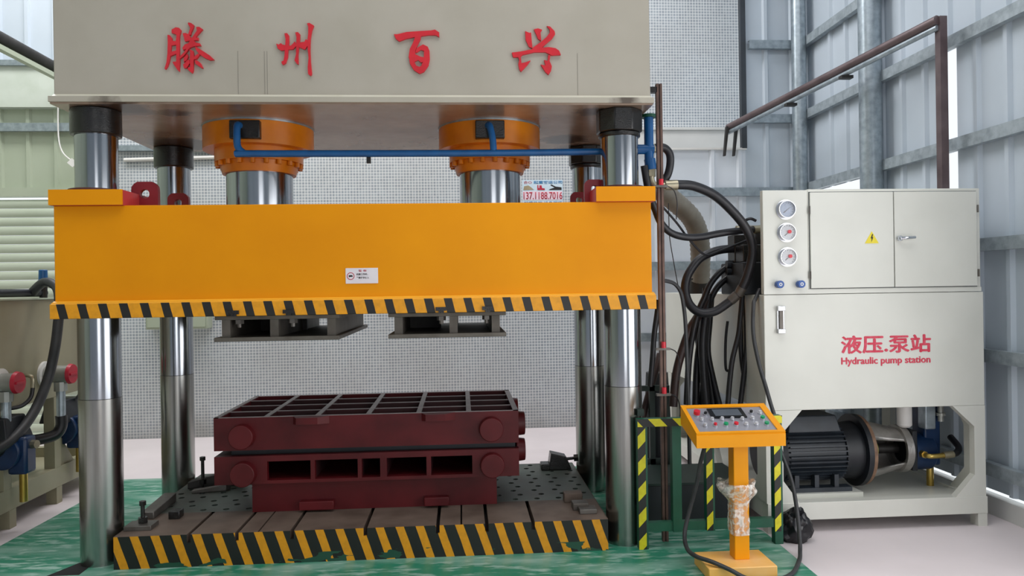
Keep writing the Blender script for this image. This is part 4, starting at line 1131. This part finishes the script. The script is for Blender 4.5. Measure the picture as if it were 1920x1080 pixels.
hose('main', 0.031, 'rubber', 'thick black hose arching from press elbow over to the pump valves', ((0, 0.07, 0.034, 'zinc_fitting'), (1, 0.05, 0.033, 'bare_steel')))
hose('loop', 0.030, 'rubber', 'thick black hose making a full loop in front of the oil tank', ((0, 0.05, 0.034, 'bare_steel'), (1, 0.06, 0.034, 'bare_steel')))
hose('mid', 0.024, 'rubber', 'black hose sagging from behind the rod to the valve port', ((1, 0.05, 0.028, 'zinc_fitting'),))
hose('arc_outer', 0.022, 'rubber', 'outer of two black hoses bending down beside the loop', ((0, 0.06, 0.026, 'bare_steel'),))
hose('arc_inner', 0.022, 'rubber', 'inner of two black hoses bending down beside the loop')
hose('short', 0.026, 'rubber', 'short black hose curving from the blue tee behind the rod')
hose('drop1', 0.030, 'rubber_brown', 'dark hose slanting down to the left in front of oil tank')
hose('drop2', 0.026, 'rubber', 'black hose hanging at left of the central bundle')
hose('drop3', 0.026, 'rubber', 'black hose hanging at right of the central bundle')
hose('drop8', 0.030, 'rubber', 'thick black hose in the middle of the central bundle')
hose('drop9', 0.024, 'rubber', 'black hose dropping from loop top behind the central bundle')
hose('drop10', 0.022, 'rubber', 'black hose along right flank of the central bundle')
hose('drop7', 0.026, 'rubber', 'black hose crossing at the back of the central bundle')
hose('drop4', 0.018, 'rubber', 'black hose bowing left below the valve tee')
hose('drop5', 0.018, 'rubber', 'black hose hanging nearly straight below the valve tee')
hose('drop6', 0.016, 'rubber', 'thin black hose bowing right below the valve tee')
hose('stub', 0.010, 'rubber', 'short thin black hose with loose end on tank side')
hose('front', 0.013, 'rubber_grey', 'grey-black cable running down the front edge of the pump station', name='power_cable', cat='cable')
hose('brown', 0.020, 'rubber', 'black hose hanging left of the limit switch rod')
hose('brown2', 0.028, 'rubber_brown', 'brown hose slanting down behind the right front column')
hose('wire1', 0.008, 'rubber', 'thin black cable crossing in front of the grey duct', name='control_cable', cat='cable', n=8)
hose('wire2', 0.003, 'rubber', 'very thin black wire hanging below the brass ferrule', name='control_cable', cat='cable', n=6)
hose('greycable', 0.013, 'rubber_grey', 'dark grey cable curving off the rod and hanging down', name='control_cable', cat='cable', n=8)
pts = HOSES['duct']
t = thing('flexible_duct', pts[-1], 'wide grey ribbed flexible duct rising behind the black hoses', 'duct')
part('duct_body', MB().tube(pts, 0.075, n=20, sub=8, rfun=lambda i, n_: 1.0 + (0.07 if i % 2 else 0.0)), 'duct_grey', t, angle=60)
part('duct_clamp', MB().cyl((1.93, 5.9, 1.575), (1.93, 5.9, 1.70), 0.085, n=24), 'dark_steel', t)

# limit switch rod right of the press
t = thing('limit_switch_rod', (1.262, 4.62, 0.03), 'tall brown twin rod with red clamps standing beside the press', 'rod')
part('rail', MB().box(1.246, 1.262, 4.60, 4.63, 0.03, 2.92), 'rod_brown', t)
part('rail', MB().box(1.268, 1.283, 4.60, 4.63, 0.03, 2.92), 'rod_brown', t)
part('web', MB().box(1.262, 1.268, 4.612, 4.622, 0.03, 2.92), 'dark_steel', t)
part('top_bracket', MB().box(1.187, 1.25, 4.60, 4.64, 2.865, 2.90), 'oily_black', t)
for z in (2.285, 1.262, 0.975):
    c = part('clamp', MB().box(1.215, 1.305, 4.575, 4.605, z - 0.022, z - 0.008), 'bare_steel', t)
    part('red_knob', MB().cyl((1.264, 4.585, z - 0.008), (1.264, 4.585, z + 0.03), 0.015, n=12), 'button_red', c)
    part('switch_wire', MB().tube([(1.30, 4.59, z - 0.012), (1.35, 4.60, z - 0.04), (1.375, 4.62, z - 0.12), (1.37, 4.63, z - 0.22)], 0.0035, n=6), 'rubber', c)

# ------------------------------------------------------------------ guard frame
hazard('tape', 'd8cf18', '1d1d1b', 0.152, -0.95, 0.50, 0.0)
hazard('tape_top', 'd8cf18', '1d1d1b', 0.152, 0.95, 0.50, 0.02)
gt = thing('guard_frame', (1.52, 4.5, 0.03), 'green welded guard frame with yellow and black hazard tape', 'guard')
for x0, x1, taped in ((1.066, 1.124, True), (1.280, 1.335, False), (1.492, 1.542, True), (1.702, 1.746, False), (1.922, 1.973, True)):
    z0 = 0.03 if x0 in (1.066, 1.922) else 0.13
    y0 = 4.478
    p = part('post', MB().box(x0, x1, y0, y0 + 0.055, z0, 0.80), 'green_frame', gt)
    if taped:
        part('hazard_tape', MB().box(x0 - 0.001, x1 - 0.012, y0 - 0.002, y0, 0.11 if x0 > 1.9 else z0, 0.80), 'tape', p)
rl = part('top_rail', MB().box(1.066, 1.973, 4.478, 4.533, 0.80, 0.828), 'green_frame', gt)
part('hazard_tape', MB().box(1.065, 1.974, 4.475, 4.478, 0.782, 0.829), 'tape_top', rl)
part('lower_rail', MB().box(1.124, 1.922, 4.485, 4.53, 0.135, 0.19), 'green_frame', gt)
for z in (0.30, 0.86):
    part('side_rail', MB().box(1.08, 1.12, 4.533, 5.60, z - 0.02, z + 0.02), 'green_dark', gt)
    part('rear_rail', MB().box(1.08, 1.56, 5.58, 5.62, z - 0.02, z + 0.02), 'green_dark', gt)
for x in (1.08, 1.425, 1.54):
    part('rear_post', MB().box(x, x + 0.04, 5.58, 5.62, 0.03, 0.88), 'green_dark', gt)
t = thing('dark_stand_in', (1.55, 5.1, 0.03), 'black stand-in box added for the dark area behind the guard frame', 'box')  # dark box added for the shadow and dark objects behind the guard
part('body', MB().box(1.20, 1.93, 4.95, 5.45, 0.03, 0.29), 'motor_dark', t, bevel=0.006)
part('lid', MB().box(1.19, 1.94, 4.94, 5.46, 0.29, 0.305), 'green_dark', t)
t = thing('filler_drum', (1.60, 6.02, 0.03), 'dark tapered drum with white cap behind the limit switch rod', 'drum')
part('cone', MB().cyl((1.60, 6.02, 0.03), (1.60, 6.02, 0.93), 0.13, 0.09, n=24), 'motor_dark', t)
part('cap', MB().cyl((1.60, 6.02, 0.93), (1.60, 6.02, 1.01), 0.05, 0.035, n=20), 'white_plastic', t)

# ------------------------------------------------------------------ operator console
ct = thing('control_console', (1.53, 4.1, 0.03), 'yellow pedestal control console with sloping grey button panel', 'console')
part('base_plate', MB().box(1.325, 1.71, 3.96, 4.22, 0.03, 0.0985), 'yellow_base', ct, bevel=0.005)
part('pedestal', MB().box(1.512, 1.598, 4.07, 4.155, 0.098, 0.78), 'yellow_console', ct, bevel=0.004)
FX0, FX1, FY, BY = 1.288, 1.796, 4.026, 4.322
fzt, fzb, bzt, bzb = 0.824, 0.7415, 0.934, 0.823


def slope(u, v, h=0.0):
    """a point on the console's sloping top"""
    nrm = Vector((0, -(bzt - fzt), BY - FY)).normalized()
    p = Vector((FX0 + u * (FX1 - FX0), FY + v * (BY - FY), fzt + v * (bzt - fzt)))
    return tuple(p + nrm * h)


def slab(mb, u0, u1, v0, v1, h0, h1):
    return mb.hexa([slope(u0, v0, h0), slope(u1, v0, h0), slope(u1, v1, h0), slope(u0, v1, h0), slope(u0, v0, h1), slope(u1, v0, h1), slope(u1, v1, h1), slope(u0, v1, h1)])


mb = MB().hexa([(FX0, FY, fzb), (FX1, FY, fzb), (FX1, BY, bzb), (FX0, BY, bzb), (FX0, FY, fzt - 0.012), (FX1, FY, fzt - 0.012), (FX1, BY, bzt - 0.012), (FX0, BY, bzt - 0.012)])
hs = part('housing', mb, 'yellow_console', ct)
mb = MB()
slab(mb, 0, 1, 0, 0.055, -0.012, 0.0)
slab(mb, 0, 1, 0.90, 1, -0.012, 0.0)
slab(mb, 0, 0.045, 0.055, 0.90, -0.012, 0.0)
slab(mb, 0.925, 1, 0.055, 0.90, -0.012, 0.0)
part('housing_rim', mb, 'yellow_console', ct)
part('button_panel', slab(MB(), 0.045, 0.925, 0.055, 0.90, -0.013, -0.006), 'panel_grey', ct)
sc_ = part('screen', slab(MB(), 0.28, 0.687, 0.515, 0.845, -0.006, 0.002), 'screen_black', ct)
part('display', slab(MB(), 0.33, 0.64, 0.57, 0.80, 0.002, 0.003), 'lcd', sc_)
B = [(0.125, 0.644, 'r'), (0.23, 0.657, 'k'), (0.768, 0.67, 'k'), (0.867, 0.646, 'w'), (0.149, 0.457, 'w'), (0.268, 0.457, 'w'), (0.384, 0.463, 'w'), (0.5, 0.453, 'w'), (0.613, 0.443, 'w'), (0.735, 0.455, 'w'), (0.851, 0.455, 'g'), (0.153, 0.265, 'w'), (0.264, 0.262, 'r2'), (0.385, 0.261, 'g'), (0.502, 0.266, 'r'), (0.618, 0.256, 'w'), (0.733, 0.255, 'w'), (0.848, 0.252, 'g')]
for i, (u, v, c) in enumerate(B):
    big = i == 0
    bt = part('button', MB().cyl(slope(u, v, -0.006), slope(u, v, 0.004), 0.0145 if not big else 0.016, n=18), 'silver_ring', ct)
    mt = {'r': 'button_red', 'r2': 'button_red', 'g': 'button_green', 'w': 'button_white', 'k': 'button_black'}[c]
    part('button_cap', MB().cyl(slope(u, v, 0.004), slope(u, v, 0.026 if big else 0.014), 0.0185 if big else (0.0125 if c in 'rg' else 0.009), n=18), mt, bt)
pf = MB()
rings_ = 26
for j in range(rings_):
    z = 0.235 + (0.53 - 0.235) * j / (rings_ - 1)
    q = max(0, (z - 0.41) / 0.12)
    bul = 0.006 + 0.050 * math.sin(min(1, q) * pi * 0.62) ** 1.5
    for i in range(36):
        a = 2 * pi * i / 36
        c, s_ = math.cos(a), math.sin(a)
        k = 0.0435 / max(abs(c), abs(s_))
        nz = noise.noise(Vector((c * 2.2, s_ * 2.2, z * 16))) * (0.006 + bul * 0.7) + noise.noise(Vector((c * 5, s_ * 5, z * 45))) * 0.006
        k = min(k, 0.055) + bul * (1.3 if c < 0 else 0.75) + nz
        pf.v.append((1.555 + c * k, 4.112 + s_ * k, z + nz * 0.5))
for j in range(rings_ - 1):
    for i in range(36):
        i2 = (i + 1) % 36
        pf.f.append((j * 36 + i, j * 36 + i2, (j + 1) * 36 + i2, (j + 1) * 36 + i))
solo('plastic_wrap', pf, 'plastic_film', 'crumpled clear plastic film wrapped around the console pedestal', 'plastic wrap')
ccab = [(1.45, 4.28, 0.79), (1.41, 4.33, 0.60), (1.385, 4.34, 0.46), (1.335, 4.33, 0.30), (1.29, 4.28, 0.19), (1.272, 4.18, 0.135), (1.292, 4.08, 0.125), (1.355, 3.995, 0.122), (1.43, 3.935, 0.10), (1.52, 3.90, 0.06), (1.66, 3.895, 0.045), (1.80, 3.98, 0.045), (1.93, 4.17, 0.045), (2.01, 4.33, 0.035), (2.05, 4.42, 0.10), (2.07, 4.50, 0.25), (2.05, 4.53, 0.42), (1.99, 4.56, 0.62), (1.95, 4.58, 0.80)]
solo('console_cable', MB().tube(ccab, 0.0125, n=10, sub=6), 'rubber_grey', 'grey cable looping from console across the floor to the pump station', 'cable', base=(1.55, 3.91, 0.03))

bg_ = bmesh.new()
bmesh.ops.create_icosphere(bg_, subdivisions=4, radius=1)
mbb = MB()
for v in bg_.verts:
    p = v.co
    d = 1 + 0.22 * noise.noise(p * 2.1) + 0.13 * noise.noise(p * 5.0 + Vector((3, 1, 2))) + 0.05 * abs(noise.noise(p * 11))
    z = p.z * d
    mbb.v.append((2.115 + p.x * d * 0.10 * (1.1 - 0.25 * max(z, 0)), 4.62 + p.y * d * 0.09, max(0.0, 0.085 + z * 0.12)))
mbb.f = [tuple(v.index for v in f.verts) for f in bg_.faces]
bg_.free()
solo('rubbish_bag', mbb, 'bag_black', 'small black plastic bag on the floor before the pump station', 'bag')

# ------------------------------------------------------------------ second pump station, at the left edge
lp = thing('pump_station', (-3.75, 5.3, 0), 'olive-grey pump station at left edge with red capped filters', 'pump station')
part('oil_tank', MB().box(-4.4, -3.2, 3.9, 6.42, 0.84, 1.61), 'olive_tank', lp, bevel=0.004)
part('tank_lid', MB().box(-4.42, -3.185, 3.88, 6.44, 1.61, 1.622), 'sheet_green', lp)
part('base_frame', MB().box(-3.27, -3.19, 3.9, 6.95, 0.13, 0.285).box(-4.4, -4.32, 3.9, 6.95, 0.13, 0.285).box(-4.32, -3.27, 3.9, 3.98, 0.13, 0.285).box(-4.32, -3.27, 6.87, 6.95, 0.13, 0.285), 'olive_tank', lp, bevel=0.003)
part('drip_tray', MB().box(-4.32, -3.27, 3.98, 6.87, 0.17, 0.20), 'olive_tank', lp)
for y in (3.9, 5.44, 6.05, 6.87):
    for x in (-3.27, -4.4):
        part('leg', MB().box(x, x + 0.08, y, y + 0.08, 0, 0.13), 'olive_tank', lp)
for y, tri in ((6.03, True), (5.38, False), (3.9, False)):
    part('upright', MB().box(-3.27, -3.19, y, y + 0.09, 0.285, 0.84), 'olive_tank', lp)
    if tri:
        part('gusset', MB().prism([(y + 0.09, 0.285), (y + 0.32, 0.285), (y + 0.09, 0.56)], 'x', -3.25, -3.21), 'olive_tank', lp)
for y, z, x1 in ((5.92, 1.035, -3.01), (5.36, 1.04, -3.085)):
    f = part('suction_filter', MB().cyl((-3.2, y, z), (x1, y, z), 0.066, n=32), 'filter_body', lp, label='silver suction filter with red end cap')
    part('filter_flange', MB().cyl((-3.2, y, z), (-3.18, y, z), 0.10, n=32), 'white_plastic', f)
    part('end_cap', MB().cyl((x1, y, z), (x1 + 0.025, y, z), 0.078, 0.072, n=28).box(x1 + 0.02, x1 + 0.035, y - 0.055, y + 0.055, z - 0.008, z + 0.008), 'filter_cap', f)
    part('outlet_nut', MB().cyl((x1 - 0.07, y, z - 0.13), (x1 - 0.07, y, z - 0.06), 0.046, n=10), 'filter_body', f, angle=20)
    part('outlet_pipe', MB().tube([(x1 - 0.07, y, z - 0.12), (x1 - 0.07, y, z - 0.25), (x1 - 0.07, y, z - 0.33)], 0.032, n=14), 'galvanised', f)
    part('rubber_elbow', MB().tube([(x1 - 0.07, y, z - 0.32), (x1 - 0.07, y, z - 0.40), (x1 - 0.10, y - 0.03, z - 0.46), (x1 - 0.18, y - 0.10, z - 0.48), (x1 - 0.30, y - 0.15, z - 0.48)], 0.042, n=14), 'rubber', f)
part('relief_valve', MB().cyl((-3.24, 6.0, 1.622), (-3.24, 6.0, 1.74), 0.028, n=16), 'dark_steel', lp)
part('relief_knob', MB().cyl((-3.24, 6.0, 1.72), (-3.24, 6.0, 1.84), 0.034, 0.03, n=16), 'pipe_blue', lp, bevel=0.006)
part('top_line', MB().tube([(-3.26, 4.2, 1.665), (-3.26, 6.05, 1.66)], 0.03, n=12, sub=1), 'motor_dark', lp)
part('breather_elbow', MB().tube([(-3.2, 5.62, 1.06), (-3.15, 5.62, 1.06), (-3.12, 5.62, 1.04), (-3.12, 5.62, 0.97)], 0.014, n=10), 'zinc_fitting', lp)
part('pilot_hose', MB().tube([(-3.12, 5.62, 0.97), (-3.125, 5.60, 0.90), (-3.16, 5.55, 0.85), (-3.22, 5.50, 0.84)], 0.014, n=10), 'rubber', lp)
for x, y, mtb, lbl in ((-3.17, 5.42, 'pump_blue', 'dark blue pump on frame of the left pump station, nearest the frame edge'), (-3.22, 6.28, 'pump_blue', 'dark blue pump half hidden behind the left front column')):
    g = thing('gear_pump', (x, y, 0.2), lbl, 'pump', 'pumps of the left station')
    part('body', MB().cyl((x, y - 0.10, 0.56), (x, y + 0.10, 0.56), 0.12, n=24), mtb, g, bevel=0.01)
    part('valve_body', MB().box(x + 0.02, x + 0.15, y - 0.07, y + 0.06, 0.40, 0.66), mtb, g, bevel=0.02)
    part('cover', MB().hexa([(x - 0.14, y - 0.16, 0.62), (x + 0.08, y - 0.16, 0.62), (x + 0.08, y + 0.16, 0.62), (x - 0.14, y + 0.16, 0.62), (x - 0.10, y - 0.12, 0.80), (x + 0.04, y - 0.12, 0.80), (x + 0.04, y + 0.12, 0.80), (x - 0.10, y + 0.12, 0.80)]), 'motor_dark', g, bevel=0.01)
    part('drain_pipe', MB().cyl((x + 0.09, y, 0.20), (x + 0.09, y, 0.41), 0.026, n=14), 'brass', g)
    part('port_fitting', MB().cyl((x + 0.14, y, 0.60), (x + 0.19, y - 0.01, 0.60), 0.03, n=8), 'zinc_fitting', g)
solo('hydraulic_hose', MB().tube([(-3.25, 5.86, 1.66), (-3.14, 5.83, 1.74), (-3.02, 5.77, 1.70), (-2.975, 5.72, 1.58), (-2.975, 5.70, 1.45), (-3.0, 5.70, 1.26), (-3.045, 5.70, 1.06), (-3.075, 5.60, 0.85), (-3.09, 5.42, 0.70), (-3.12, 5.25, 0.62), (-3.2, 5.1, 0.56)], 0.034, n=14), 'rubber_grey',
     'thick dark hose hanging in front of the left pump station filters', 'hose', 'hydraulic hoses')
solo('hydraulic_hose', MB().tube([(-3.24, 6.3, 1.64), (-3.12, 6.38, 1.70), (-3.04, 6.45, 1.55), (-3.02, 6.45, 1.30), (-3.06, 6.4, 1.0), (-3.16, 6.32, 0.78)], 0.02, n=10), 'rubber_grey', 'thin dark hose just left of the front left column', 'hose', 'hydraulic hoses')
